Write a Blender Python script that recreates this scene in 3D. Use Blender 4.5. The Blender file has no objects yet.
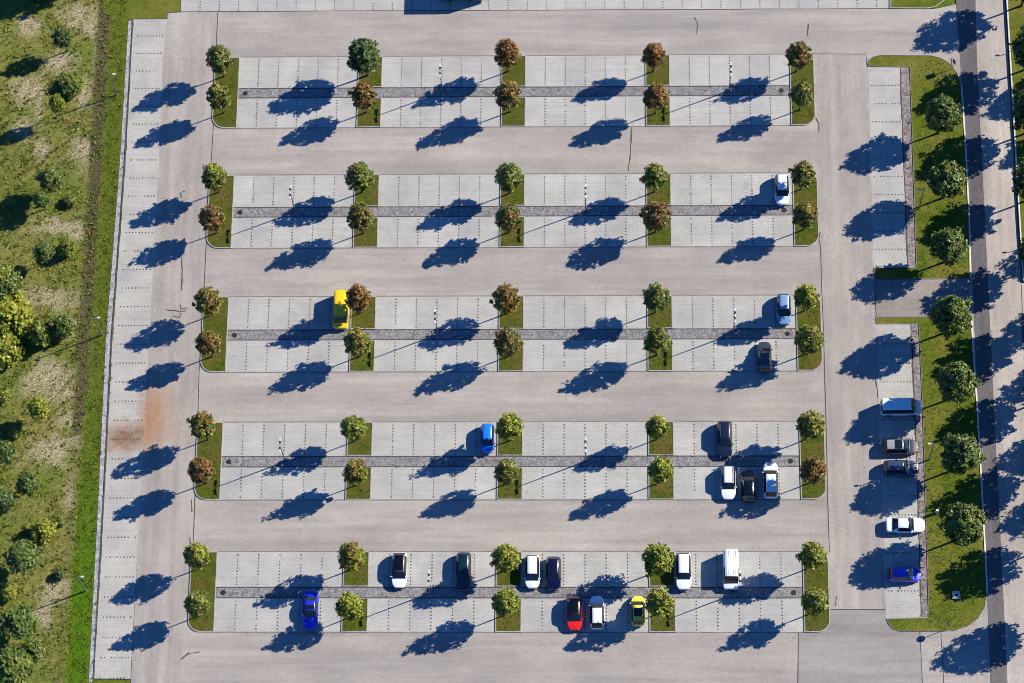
import bpy, bmesh, math, random
import numpy as np
from mathutils import Vector, Matrix, noise as mnoise
from mathutils.geometry import tessellate_polygon

scene = bpy.context.scene
COL = scene.collection
rng = random.Random(11)
PI = math.pi

# ------------------------------------------------------------------ camera
CAM = np.array([46.39426721878431, -165.55212096174313, 339.57322085972913])
YAW, TILT, ROLL = 0.09190324633279458, 0.36003486787736505, -0.08852563289308689
FPX = 3000.0


def rotm():
    c, s = math.cos, math.sin
    rx = np.array([[1, 0, 0], [0, c(TILT), -s(TILT)], [0, s(TILT), c(TILT)]])
    rz = lambda a: np.array([[c(a), -s(a), 0], [s(a), c(a), 0], [0, 0, 1]])
    return rz(YAW) @ rx @ rz(ROLL)


RM = rotm()


def at(u, v, z=0.0):
    """where a sight line of the survey photograph meets the height z"""
    d = RM @ np.array([(u - 512) / FPX, -(v - 341.5) / FPX, -1.0])
    s = (z - CAM[2]) / d[2]
    p = CAM + d * s
    return Vector((p[0], p[1], z))


cam = bpy.data.cameras.new('camera')
cam.sensor_width = 36.0
cam.lens = FPX * 36.0 / 1024.0
cam.clip_start = 1.0
cam.clip_end = 6000.0
camo = bpy.data.objects.new('camera', cam)
m4 = Matrix([list(RM[0]) + [CAM[0]], list(RM[1]) + [CAM[1]], list(RM[2]) + [CAM[2]], [0, 0, 0, 1]])
camo.matrix_world = m4
COL.objects.link(camo)
scene.camera = camo

# ------------------------------------------------------------------ light
SUN_EL, SUN_AZ = math.radians(34.5), math.radians(21.5)
to_sun = Vector((math.cos(SUN_EL) * math.cos(SUN_AZ), math.cos(SUN_EL) * math.sin(SUN_AZ), math.sin(SUN_EL)))
sl = bpy.data.lights.new('sun', 'SUN')
sl.energy = 5.0
sl.angle = math.radians(0.5)
sl.color = (1.0, 0.82, 0.64)
so = bpy.data.objects.new('sun', sl)
so.rotation_euler = (-to_sun).to_track_quat('-Z', 'Y').to_euler()
COL.objects.link(so)

w = bpy.data.worlds.new('World')
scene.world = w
w.use_nodes = True
nt = w.node_tree
sky = nt.nodes.new('ShaderNodeTexSky')
sky.sky_type = 'NISHITA'
sky.sun_disc = False
sky.sun_elevation = SUN_EL
sky.sun_rotation = math.radians(90) - SUN_AZ
sky.altitude = 3000
sky.air_density = 1.0
sky.dust_density = 0.0
sky.ozone_density = 10.0
bg = nt.nodes['Background']
bg.inputs['Strength'].default_value = 0.082
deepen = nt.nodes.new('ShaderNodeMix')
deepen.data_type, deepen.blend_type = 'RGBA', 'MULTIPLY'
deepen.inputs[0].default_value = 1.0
deepen.inputs[7].default_value = (0.62, 0.96, 1.16, 1)      # blue tint added to the sky light so shadows turn bluer
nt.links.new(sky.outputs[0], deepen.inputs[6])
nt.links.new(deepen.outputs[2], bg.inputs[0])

scene.view_settings.view_transform = 'Standard'
scene.view_settings.look = 'None'
scene.view_settings.exposure = 1.25
scene.view_settings.gamma = 1.0


# ------------------------------------------------------------------ node helpers
class NT:
    def __init__(self, name, rough=0.85, spec=0.3):
        self.m = bpy.data.materials.new(name)
        self.m.use_nodes = True
        self.t = self.m.node_tree
        self.b = self.t.nodes['Principled BSDF']
        self.b.inputs['Roughness'].default_value = rough
        self.b.inputs['Specular IOR Level'].default_value = spec
        tc = self.t.nodes.new('ShaderNodeTexCoord')
        self.obj = tc.outputs['Object']

    def n(self, kind, **kw):
        x = self.t.nodes.new(kind)
        for k, v in kw.items():
            setattr(x, k, v)
        return x

    def link(self, a, b):
        self.t.links.new(a, b)

    def mapping(self, scale=(1, 1, 1), rot=(0, 0, 0), loc=(0, 0, 0)):
        x = self.n('ShaderNodeMapping')
        x.inputs['Scale'].default_value = scale
        x.inputs['Rotation'].default_value = rot
        x.inputs['Location'].default_value = loc
        self.link(self.obj, x.inputs[0])
        return x.outputs[0]

    def noise(self, scale, detail=4, rough=0.6, vec=None, dist=0.0):
        x = self.n('ShaderNodeTexNoise')
        x.inputs['Scale'].default_value = scale
        x.inputs['Detail'].default_value = detail
        x.inputs['Roughness'].default_value = rough
        x.inputs['Distortion'].default_value = dist
        self.link(vec if vec is not None else self.obj, x.inputs['Vector'])
        return x.outputs['Fac']

    def ramp(self, fac, stops):
        x = self.n('ShaderNodeValToRGB')
        el = x.color_ramp.elements
        while len(el) < len(stops):
            el.new(0.5)
        for e, (p, c) in zip(el, stops):
            e.position = p
            e.color = (c[0], c[1], c[2], 1) if not isinstance(c, (int, float)) else (c, c, c, 1)
        self.link(fac, x.inputs[0])
        return x.outputs[0]

    def mix(self, fac, a, b, mode='MIX'):
        x = self.n('ShaderNodeMix', data_type='RGBA', blend_type=mode)
        for s, v in ((x.inputs[0], fac), (x.inputs[6], a), (x.inputs[7], b)):
            if isinstance(v, (int, float)):
                s.default_value = v
            elif isinstance(v, tuple):
                s.default_value = (v[0], v[1], v[2], 1)
            else:
                self.link(v, s)
        return x.outputs[2]

    def math(self, op, a, b=0.0, clamp=False):
        x = self.n('ShaderNodeMath', operation=op, use_clamp=clamp)
        for s, v in ((x.inputs[0], a), (x.inputs[1], b)):
            if isinstance(v, (int, float)):
                s.default_value = v
            else:
                self.link(v, s)
        return x.outputs[0]

    def attr(self, name, typ='GEOMETRY', out='Fac'):
        x = self.n('ShaderNodeAttribute', attribute_type=typ, attribute_name=name)
        return x.outputs[out]

    def blob(self, p, rx, ry, rot=0.0, soft=0.5):
        """an irregular patch round a ground point, 1 inside, 0 outside"""
        mp = self.n('ShaderNodeMapping', vector_type='TEXTURE')
        mp.inputs['Location'].default_value = (p[0], p[1], 0)
        mp.inputs['Rotation'].default_value = (0, 0, rot)
        mp.inputs['Scale'].default_value = (rx, ry, 1)
        self.link(self.obj, mp.inputs[0])
        ln = self.n('ShaderNodeVectorMath', operation='LENGTH')
        self.link(mp.outputs[0], ln.inputs[0])
        nz = self.noise(1.3, 5, 0.65)
        v = self.math('ADD', ln.outputs['Value'], self.math('MULTIPLY', self.math('SUBTRACT', nz, 0.5), 1.4))
        mr = self.n('ShaderNodeMapRange')
        mr.inputs[1].default_value = 1.0 + soft * 0.3
        mr.inputs[2].default_value = 1.0 - soft
        self.link(v, mr.inputs[0])
        return mr.outputs[0]

    def bump(self, h, strength=0.3, dist=0.03):
        x = self.n('ShaderNodeBump')
        x.inputs['Strength'].default_value = strength
        x.inputs['Distance'].default_value = dist
        self.link(h, x.inputs['Height'])
        self.link(x.outputs[0], self.b.inputs['Normal'])

    ALB = (0.79, 0.90, 0.98)            # overall albedo level of the place

    def level(self, c):
        if isinstance(c, tuple):
            return tuple(x * k for x, k in zip(c, self.ALB))
        return self.mix(1.0, c, self.ALB, 'MULTIPLY')

    def col(self, c):
        c = self.level(c)
        if isinstance(c, tuple):
            self.b.inputs['Base Color'].default_value = (c[0], c[1], c[2], 1)
        else:
            self.link(c, self.b.inputs['Base Color'])
        return self


RUST = [(at(149, 416), 1.3, 5.0, 0.07), (at(134, 434), 4.8, 2.2, 0.05), (at(118, 441), 2.6, 1.6, 0.0),
        (at(158, 408), 2.2, 3.2, -0.2)]


def asphalt(name, base, along, rust=False, grain=0.24, cool=0.0):
    M = NT(name, 0.88, 0.25)
    sc = (0.045, 0.9, 1) if along == 'x' else (0.9, 0.045, 1)
    st = M.noise(1.0, 5, 0.62, M.mapping(sc))
    st2 = M.noise(1.0, 3, 0.5, M.mapping((0.02, 0.32, 1) if along == 'x' else (0.32, 0.02, 1)))
    big = M.noise(0.09, 4, 0.6)
    fine = M.noise(9.0, 3, 0.7)
    c = M.mix(M.ramp(st, [(0.28, 0.0), (0.75, 1.0)]), tuple(x * 0.83 for x in base), tuple(x * 1.14 for x in base))
    c = M.mix(0.75, c, M.ramp(st2, [(0.3, (0.80, 0.795, 0.81)), (0.7, (1.10, 1.09, 1.07))]), 'MULTIPLY')
    c = M.mix(1.0, c, M.ramp(big, [(0.3, (0.90, 0.89, 0.9)), (0.7, (1.07, 1.07, 1.06))]), 'MULTIPLY')
    c = M.mix(1.0, c, M.ramp(fine, [(0.3, 1 - grain), (0.7, 1 + grain)]), 'MULTIPLY')
    spots = M.noise(0.55, 5, 0.7, M.mapping((1, 1, 1), loc=(31, 7, 0)))
    patch_ = M.noise(0.16, 5, 0.75, M.mapping((.6, 1.3, 1) if along == 'x' else (1.3, .6, 1), loc=(13, 3, 0)))
    c = M.mix(1.0, c, M.ramp(patch_, [(0.36, (0.88, 0.88, 0.89)), (0.62, (1.06, 1.06, 1.05))]), 'MULTIPLY')
    mot = M.noise(2.2, 4, 0.75)
    c = M.mix(1.0, c, M.ramp(mot, [(0.3, 0.90), (0.7, 1.08)]), 'MULTIPLY')
    drip = M.noise(1.3, 2, 0.5, M.mapping(loc=(5, 51, 0)))
    c = M.mix(M.ramp(drip, [(0.70, 0.0), (0.75, 0.5)]), c, tuple(x * 0.5 for x in base))
    c = M.mix(M.ramp(spots, [(0.60, 0.0), (0.78, 0.45)]), c, tuple(x * 0.55 for x in base))
    if rust:
        for p, rx, ry, ro in RUST:
            f = M.blob(p, rx * 1.15, ry * 1.1, ro, 1.0)
            c = M.mix(M.math('MULTIPLY', M.math('MULTIPLY', f, M.ramp(M.noise(1.1, 6, 0.75, M.mapping((2.2, .6, 1))), [(0.2, 0.55), (0.62, 1.0)])), 0.66), c, (0.27, 0.125, 0.050))
    M.col(c)
    M.bump(fine, 0.25, 0.02)
    return M.m


def paver(name, base, rust=False):
    M = NT(name, 0.86, 0.25)
    br = M.n('ShaderNodeTexBrick')
    br.inputs['Scale'].default_value = 1.0
    br.inputs['Mortar Size'].default_value = 0.018
    br.inputs['Brick Width'].default_value = 0.5
    br.inputs['Row Height'].default_value = 0.25
    br.inputs['Color1'].default_value = (base[0], base[1], base[2], 1)
    br.inputs['Color2'].default_value = (base[0] * 0.94, base[1] * 0.94, base[2] * 0.95, 1)
    br.inputs['Mortar'].default_value = (base[0] * 0.80, base[1] * 0.81, base[2] * 0.8, 1)
    M.link(M.obj, br.inputs[0])
    c = br.outputs[0]
    c = M.mix(1.0, c, M.ramp(M.math('ADD', M.math('MULTIPLY', M.attr('bay'), 0.5), 0.5), [(0.0, (0.93, 0.93, 0.94)), (1.0, (1.05, 1.05, 1.04))]), 'MULTIPLY')
    oil = M.noise(0.5, 4, 0.7, M.mapping(loc=(71, 13, 0)))
    c = M.mix(M.ramp(oil, [(0.60, 0.0), (0.72, 0.35)]), c, tuple(x * 0.55 for x in base))
    big = M.noise(0.22, 5, 0.65)
    c = M.mix(1.0, c, M.ramp(big, [(0.3, (0.84, 0.84, 0.86)), (0.68, (1.10, 1.10, 1.07))]), 'MULTIPLY')
    ln = M.noise(1.0, 3, 0.6, M.mapping((0.08, 2.2, 1)))
    c = M.mix(0.6, c, M.ramp(ln, [(0.3, 0.9), (0.7, 1.08)]), 'MULTIPLY')
    fine = M.noise(7.0, 3, 0.7)
    c = M.mix(1.0, c, M.ramp(fine, [(0.3, 0.82), (0.7, 1.15)]), 'MULTIPLY')
    spots = M.noise(0.8, 5, 0.75, M.mapping((1, 1, 1), loc=(3, 17, 0)))
    c = M.mix(M.ramp(spots, [(0.64, 0.0), (0.76, 0.5)]), c, (base[0] * 0.55, base[1] * 0.54, base[2] * 0.5))
    if rust:
        for p, rx, ry, ro in RUST:
            f = M.blob(p, rx, ry, ro, 0.9)
            c = M.mix(M.math('MULTIPLY', M.math('MULTIPLY', f, M.ramp(M.noise(1.1, 6, 0.75, M.mapping((.6, 2.2, 1))), [(0.3, 0.35), (0.62, 1.0)])), 0.85), c, (0.24, 0.125, 0.060))
        f = M.math('MULTIPLY', M.blob(at(128, 437), 3.4, 1.5, 0.05, 0.8), M.noise(1.6, 4, 0.7))
        c = M.mix(M.math('MULTIPLY', f, 1.1, True), c, (0.09, 0.05, 0.035))
    M.col(c)
    M.bump(fine, 0.2, 0.02)
    return M.m


def gravel(name, a, b, moss=0.0):
    M = NT(name, 0.92, 0.2)
    v = M.n('ShaderNodeTexVoronoi')
    v.inputs['Scale'].default_value = 7.0
    M.link(M.obj, v.inputs['Vector'])
    nz = M.noise(1.6, 5, 0.75)
    c = M.mix(M.ramp(v.outputs['Color'], [(0.2, 0.0), (0.8, 1.0)]), a, b)
    c = M.mix(1.0, c, M.ramp(nz, [(0.3, 0.65), (0.7, 1.25)]), 'MULTIPLY')
    if moss:
        f = M.ramp(M.noise(0.9, 5, 0.7, M.mapping(loc=(9, 4, 0))), [(0.52, 0.0), (0.66, moss)])
        c = M.mix(f, c, (0.06, 0.062, 0.04))
    M.col(c)
    M.bump(v.outputs['Distance'], 0.6, 0.04)
    return M.m


def grass(name, g1, g2, dry, dryness=0.5, sc=1.0):
    M = NT(name, 0.95, 0.1)
    big = M.noise(0.35 * sc, 5, 0.65)
    mid = M.noise(1.8 * sc, 5, 0.75)
    fine = M.noise(8.0, 4, 0.8)
    c = M.mix(M.ramp(mid, [(0.32, 0.0), (0.68, 1.0)]), g1, g2)
    d = M.ramp(big, [(0.5 - 0.25 * dryness, 0.0), (0.82 - 0.2 * dryness, 0.85)])
    c = M.mix(d, c, dry)
    c = M.mix(1.0, c, M.ramp(fine, [(0.28, 0.45), (0.72, 1.5)]), 'MULTIPLY')
    M.col(c)
    M.bump(M.math('ADD', fine, mid), 0.9, 0.12)
    return M.m


def plain(name, c, rough=0.6, metal=0.0, spec=0.4, var=0.12, scale=3.0):
    M = NT(name, rough, spec)
    M.b.inputs['Metallic'].default_value = metal
    nz = M.noise(scale, 3, 0.6)
    lo = tuple(x * (1 - var) for x in c)
    hi = tuple(min(1, x * (1 + var)) for x in c)
    M.col(M.ramp(nz, [(0.3, lo), (0.7, hi)]))
    return M.m


MAT = {}
MAT['asphalt'] = asphalt('pale_asphalt', (0.304, 0.279, 0.252), 'x')
MAT['asphalt_lane'] = asphalt('lane_asphalt', (0.304, 0.278, 0.250), 'y', rust=True)
MAT['asphalt_new'] = asphalt('patched_asphalt', (0.255, 0.235, 0.225), 'x', grain=0.08)
MAT['asphalt_drive'] = asphalt('drive_asphalt', (0.235, 0.210, 0.195), 'x')
MAT['asphalt_dark'] = asphalt('dark_asphalt', (0.112, 0.105, 0.108), 'y', grain=0.45)
MAT['road'] = asphalt('road_asphalt', (0.342, 0.310, 0.278), 'y')
MAT['paver'] = paver('bay_pavers', (0.354, 0.345, 0.323))
MAT['paver_rust'] = paver('bay_pavers_stained', (0.357, 0.342, 0.314), rust=True)
MAT['gravel'] = gravel('grey_gravel', (0.125, 0.120, 0.125), (0.25, 0.24, 0.245), 0.5)
MAT['gravel_pale'] = gravel('pale_gravel', (0.20, 0.20, 0.24), (0.39, 0.38, 0.42), 0.6)
MAT['gravel_warm'] = gravel('brown_gravel', (0.13, 0.11, 0.11), (0.28, 0.235, 0.23), 0.6)
MAT['joint'] = plain('tar_joint', (0.055, 0.048, 0.048), 0.9)
MAT['edge'] = plain('edge_stone', (0.145, 0.128, 0.126), 0.9, var=0.3, scale=1.2)
MAT['stud'] = plain('marking_stone', (0.040, 0.036, 0.040), 0.9, var=0.4, scale=2.0)
MAT['kerb'] = plain('kerb_stone', (0.27, 0.255, 0.245), 0.85, var=0.2, scale=1.5)
MAT['kerb_white'] = plain('kerb_pale_stone', (0.55, 0.50, 0.46), 0.85, var=0.1, scale=1.5)
MAT['grass_island'] = grass('island_grass', (0.022, 0.050, 0.003), (0.078, 0.106, 0.006), (0.120, 0.086, 0.024), 0.62)
MAT['grass_verge'] = grass('verge_grass', (0.036, 0.072, 0.004), (0.104, 0.140, 0.010), (0.165, 0.138, 0.030), 0.55, 0.7)
MAT['bark'] = plain('bark', (0.075, 0.06, 0.048), 0.95, var=0.3, scale=6)
MAT['metal_grey'] = plain('galvanised_steel', (0.20, 0.205, 0.21), 0.45, 0.6)
MAT['metal_white'] = plain('white_enamel', (0.45, 0.46, 0.47), 0.35, var=0.03)
MAT['black'] = plain('black_plastic', (0.02, 0.02, 0.022), 0.5)
MAT['rubber'] = plain('tyre_rubber', (0.018, 0.018, 0.018), 0.85)
MAT['iron'] = plain('cast_iron', (0.010, 0.009, 0.010), 0.8)
MAT['concrete'] = plain('concrete', (0.42, 0.41, 0.40), 0.85, var=0.15)
MAT['rim'] = plain('wheel_alloy', (0.45, 0.45, 0.46), 0.35, 0.8)
MAT['lamp_glass'] = plain('lamp_lens', (0.30, 0.31, 0.33), 0.15, spec=0.6)
MAT['lamp_red'] = plain('red_lens', (0.35, 0.01, 0.01), 0.15, spec=0.6)
MAT['sign_face'] = plain('sign_face_blue', (0.03, 0.10, 0.35), 0.4)


def glass_mat():
    M = NT('car_glass', 0.05, 0.6)
    M.col((0.008, 0.010, 0.014))
    M.b.inputs['IOR'].default_value = 1.5
    return M.m


MAT['glass'] = glass_mat()


def paint(name, c, metallic=0.0):
    M = NT('paint_' + name, 0.22, 0.45)
    M.b.inputs['Metallic'].default_value = metallic
    M.b.inputs['Coat Weight'].default_value = 0.5
    M.b.inputs['Coat Roughness'].default_value = 0.06
    nz = M.noise(2.5, 3, 0.6)
    M.col(M.mix(M.ramp(nz, [(0.35, 0.0), (0.75, 0.10)]), c, tuple(x * 0.85 + 0.004 for x in c)))
    return M.m


def leaf_mat():
    """leaf colour by tree (green / yellowing / rusty) and by leaf"""
    M = NT('leaves', 0.5, 0.4)
    t = M.attr('tint')
    cl = M.attr('clump')
    hi = M.attr('rise')
    au = M.attr('autumn', 'OBJECT')
    ye = M.attr('yellow', 'OBJECT')
    dp = M.attr('deep', 'OBJECT')
    t = M.math('ADD', M.math('MULTIPLY', t, 0.45), M.math('MULTIPLY', M.math('FRACT', M.math('MULTIPLY', cl, 17.7)), 0.62))
    green = M.mix(t, (0.046, 0.080, 0.010), (0.130, 0.185, 0.022))
    deep = M.mix(t, (0.024, 0.048, 0.012), (0.075, 0.120, 0.030))
    yell = M.mix(t, (0.115, 0.145, 0.010), (0.310, 0.305, 0.020))
    rust = M.mix(t, (0.090, 0.042, 0.012), (0.265, 0.118, 0.018))
    c = M.mix(dp, green, deep)
    f = M.math('ADD', M.math('MULTIPLY', ye, 1.5), M.math('SUBTRACT', cl, 1.0))
    c = M.mix(M.math('MULTIPLY', f, 1.4, True), c, yell)
    cl2 = M.math('FRACT', M.math('MULTIPLY', cl, 7.31))
    g = M.math('ADD', M.math('MULTIPLY', au, 1.06), M.math('SUBTRACT', M.math('MULTIPLY', cl2, 0.8), 0.95))
    g = M.math('ADD', g, M.math('MULTIPLY', M.math('MULTIPLY', hi, au), 0.55))
    c = M.mix(M.math('MULTIPLY', g, 2.0, True), c, rust)
    M.col(c)
    tr = M.n('ShaderNodeBsdfTranslucent')
    M.link(c, tr.inputs[0])
    mx = M.n('ShaderNodeMixShader')
    mx.inputs[0].default_value = 0.16
    M.link(M.b.outputs[0], mx.inputs[1])
    M.link(tr.outputs[0], mx.inputs[2])
    M.link(mx.outputs[0], M.t.nodes['Material Output'].inputs[0])
    return M.m


MAT['leaf'] = leaf_mat()


# ------------------------------------------------------------------ object helpers
def link(name, me, mat=None, parent=None, loc=None):
    o = bpy.data.objects.new(name, me)
    COL.objects.link(o)
    if mat is not None and me is not None:
        for x in (mat if isinstance(mat, (list, tuple)) else [mat]):
            me.materials.append(x)
    if parent is not None:
        o.parent = parent
    if loc is not None:
        o.location = loc
    return o


def tag(o, label=None, cat=None, group=None, kind=None):
    for k, v in (('label', label), ('category', cat), ('group', group), ('kind', kind)):
        if v:
            o[k] = v
    return o


def empty(name, loc, rz=0.0):
    o = bpy.data.objects.new(name, None)
    o.empty_display_size = 0.3
    COL.objects.link(o)
    o.location = loc
    o.rotation_euler = (0, 0, rz)
    return o


def mesh(name, v, f, smooth=False):
    me = bpy.data.meshes.new(name)
    me.from_pydata([tuple(x) for x in v], [], f)
    if smooth:
        me.polygons.foreach_set('use_smooth', [True] * len(me.polygons))
    me.update()
    return me


def bm_mesh(name, bm, smooth=False):
    me = bpy.data.meshes.new(name)
    bm.normal_update()
    bm.to_mesh(me)
    bm.free()
    if smooth:
        me.polygons.foreach_set('use_smooth', [True] * len(me.polygons))
    return me


def sheet(name, pts, z, mat, px=True):
    """flat setting surface from an outline"""
    P = [at(*p) for p in pts] if px else [Vector((p[0], p[1], 0)) for p in pts]
    bm = bmesh.new()
    vs = [bm.verts.new((p.x, p.y, z)) for p in P]
    for tri in tessellate_polygon([[v.co.copy() for v in vs]]):
        f = bm.faces.new([vs[i] for i in tri])
        f.normal_update()
        if f.normal.z < 0:
            f.normal_flip()
    return tag(link(name, bm_mesh(name, bm), mat), kind='structure')


class MB:
    def __init__(self):
        self.v, self.f = [], []

    def quad(self, a, b, c, d):
        n = len(self.v)
        self.v += [a, b, c, d]
        self.f.append((n, n + 1, n + 2, n + 3))

    def rect(self, x0, y0, x1, y1, z):
        self.quad((x0, y0, z), (x1, y0, z), (x1, y1, z), (x0, y1, z))

    def strip(self, pts, width, z, jit=0.0):
        """flat ribbon along a world polyline"""
        L, R = [], []
        for i, p in enumerate(pts):
            a = pts[max(0, i - 1)]
            b = pts[min(len(pts) - 1, i + 1)]
            t = Vector((b[0] - a[0], b[1] - a[1]))
            t.normalize()
            n = Vector((-t.y, t.x)) * (width * 0.5 * (1 + jit * rng.uniform(-1, 1)))
            L.append((p[0] + n.x, p[1] + n.y, z))
            R.append((p[0] - n.x, p[1] - n.y, z))
        for i in range(len(pts) - 1):
            self.quad(R[i], R[i + 1], L[i + 1], L[i])

    def box(self, cx, cy, cz, sx, sy, sz, rot=None):
        n = len(self.v)
        for dz in (-1, 1):
            for dx, dy in ((-1, -1), (1, -1), (1, 1), (-1, 1)):
                p = Vector((dx * sx / 2, dy * sy / 2, dz * sz / 2))
                if rot is not None:
                    p = rot @ p
                self.v.append((cx + p.x, cy + p.y, cz + p.z))
        for q in ((3, 2, 1, 0), (4, 5, 6, 7), (0, 1, 5, 4), (1, 2, 6, 5), (2, 3, 7, 6), (3, 0, 4, 7)):
            self.f.append(tuple(n + i for i in q))

    def tube(self, pts, radii, seg=8):
        n0 = len(self.v)
        pts = [Vector(p) for p in pts]
        for i, p in enumerate(pts):
            t = (pts[min(i + 1, len(pts) - 1)] - pts[max(i - 1, 0)]).normalized()
            a = Vector((1, 0, 0)) if abs(t.x) < 0.8 else Vector((0, 1, 0))
            u = t.cross(a).normalized()
            v = t.cross(u)
            for k in range(seg):
                an = 2 * PI * k / seg
                q = p + (u * math.cos(an) + v * math.sin(an)) * radii[i]
                self.v.append(tuple(q))
        for i in range(len(pts) - 1):
            for k in range(seg):
                k2 = (k + 1) % seg
                self.f.append((n0 + i * seg + k, n0 + i * seg + k2, n0 + (i + 1) * seg + k2, n0 + (i + 1) * seg + k))
        self.f.append(tuple(n0 + k for k in reversed(range(seg))))
        self.f.append(tuple(n0 + (len(pts) - 1) * seg + k for k in range(seg)))

    def me(self, name, smooth=False, fix=False):
        m = mesh(name, self.v, self.f, smooth)
        if fix:
            bm = bmesh.new()
            bm.from_mesh(m)
            bmesh.ops.recalc_face_normals(bm, faces=bm.faces[:])
            bm.to_mesh(m)
            bm.free()
        return m


def bevel_box(name, sx, sy, sz, r=0.03, seg=2):
    bm = bmesh.new()
    bmesh.ops.create_cube(bm, size=1.0)
    for v in bm.verts:
        v.co = Vector((v.co.x * sx, v.co.y * sy, v.co.z * sz))
    bmesh.ops.bevel(bm, geom=bm.edges[:], offset=r, segments=seg, affect='EDGES', profile=0.6)
    return bm_mesh(name, bm)


# ------------------------------------------------------------------ the setting
P_ROW, D_ROW = 16.17944, 9.78       # row pitch and depth of a double row of bays
S0, S1 = 4.35, 5.64                    # gravel strip inside a double row
NB = 5
# big terrain sheet to the horizon
tb = MB()
tb.rect(-2500, -2500, 2500, 2500, -0.06)
tag(link('ground', tb.me('ground'), MAT['grass_verge']), kind='structure')

# rough meadow on the left
LA, LB = at(133, 20), at(94, 680)
ldir = (LB - LA).normalized()
lnor = Vector((ldir.y, -ldir.x, 0))    # points to the left (away from the lot)
if lnor.x > 0:
    lnor = -lnor


def side(p):
    return (p - LA).dot(lnor)


DRY = [(78, 16, 24, 14), (88, 28, 10, 8), (84, 150, 16, 16), (42, 150, 9, 14), (40, 105, 4, 26), (58, 226, 28, 9), (78, 232, 9, 10),
       (50, 297, 26, 12), (46, 380, 30, 18), (60, 390, 16, 14), (52, 452, 24, 15), (75, 440, 10, 12), (70, 500, 6, 20),
       (60, 590, 16, 14), (45, 615, 9, 16), (84, 95, 7, 16), (20, 130, 16, 12), (28, 92, 18, 14), (60, 62, 16, 12), (30, 25, 14, 10), (66, 330, 14, 12), (70, 420, 14, 10), (98, 60, 4, 30)]
DRYW = []
for u, v, a, b in DRY:
    DRYW.append((at(u, v), 1.1 * a / 8.2, 1.1 * b / 7.7))


def smooth(x):
    x = min(1, max(0, x))
    return x * x * (3 - 2 * x)


def field_vals(p):
    d = side(p)
    n1 = mnoise.fractal(Vector((p.x * 0.25, p.y * 0.25, 3.1)), 1.0, 2.1, 4)
    n2 = mnoise.fractal(Vector((p.x * 0.9, p.y * 0.9, 9.4)), 0.9, 2.1, 4)
    dry = 0.0
    for c, a, b in DRYW:
        r = math.hypot((p.x - c.x) / a, (p.y - c.y) / b) + 0.45 * n1 + 0.4 * n2
        dry = max(dry, min(1.0, max(0.0, (1.25 - r) / 1.0)))
    dj = d + 0.25 * n2
    # bright mown verge beside the lot, then a brown ditch, then rough meadow
    wide = 0.7 * smooth((-40 - p.y) / 20.0)
    verge = min(1, max(0, (2.9 + wide - dj) / 0.4))
    ditch = min(1, max(0, (dj - 2.7 - wide) / 0.35)) * min(1, max(0, (4.7 - dj) / 0.5))
    fade = min(1.0, max(0.25, (-p.y - 6) * -0.02 + 1.1)) if p.y < -50 else 1.0
    ditch *= fade
    if d < 2.7:
        dry = 0.0
    lush = smooth((-48 - p.y) / 22.0 + 0.35 * n2)
    return dry * (1 - 0.6 * ditch), verge, ditch, n1, lush


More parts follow.
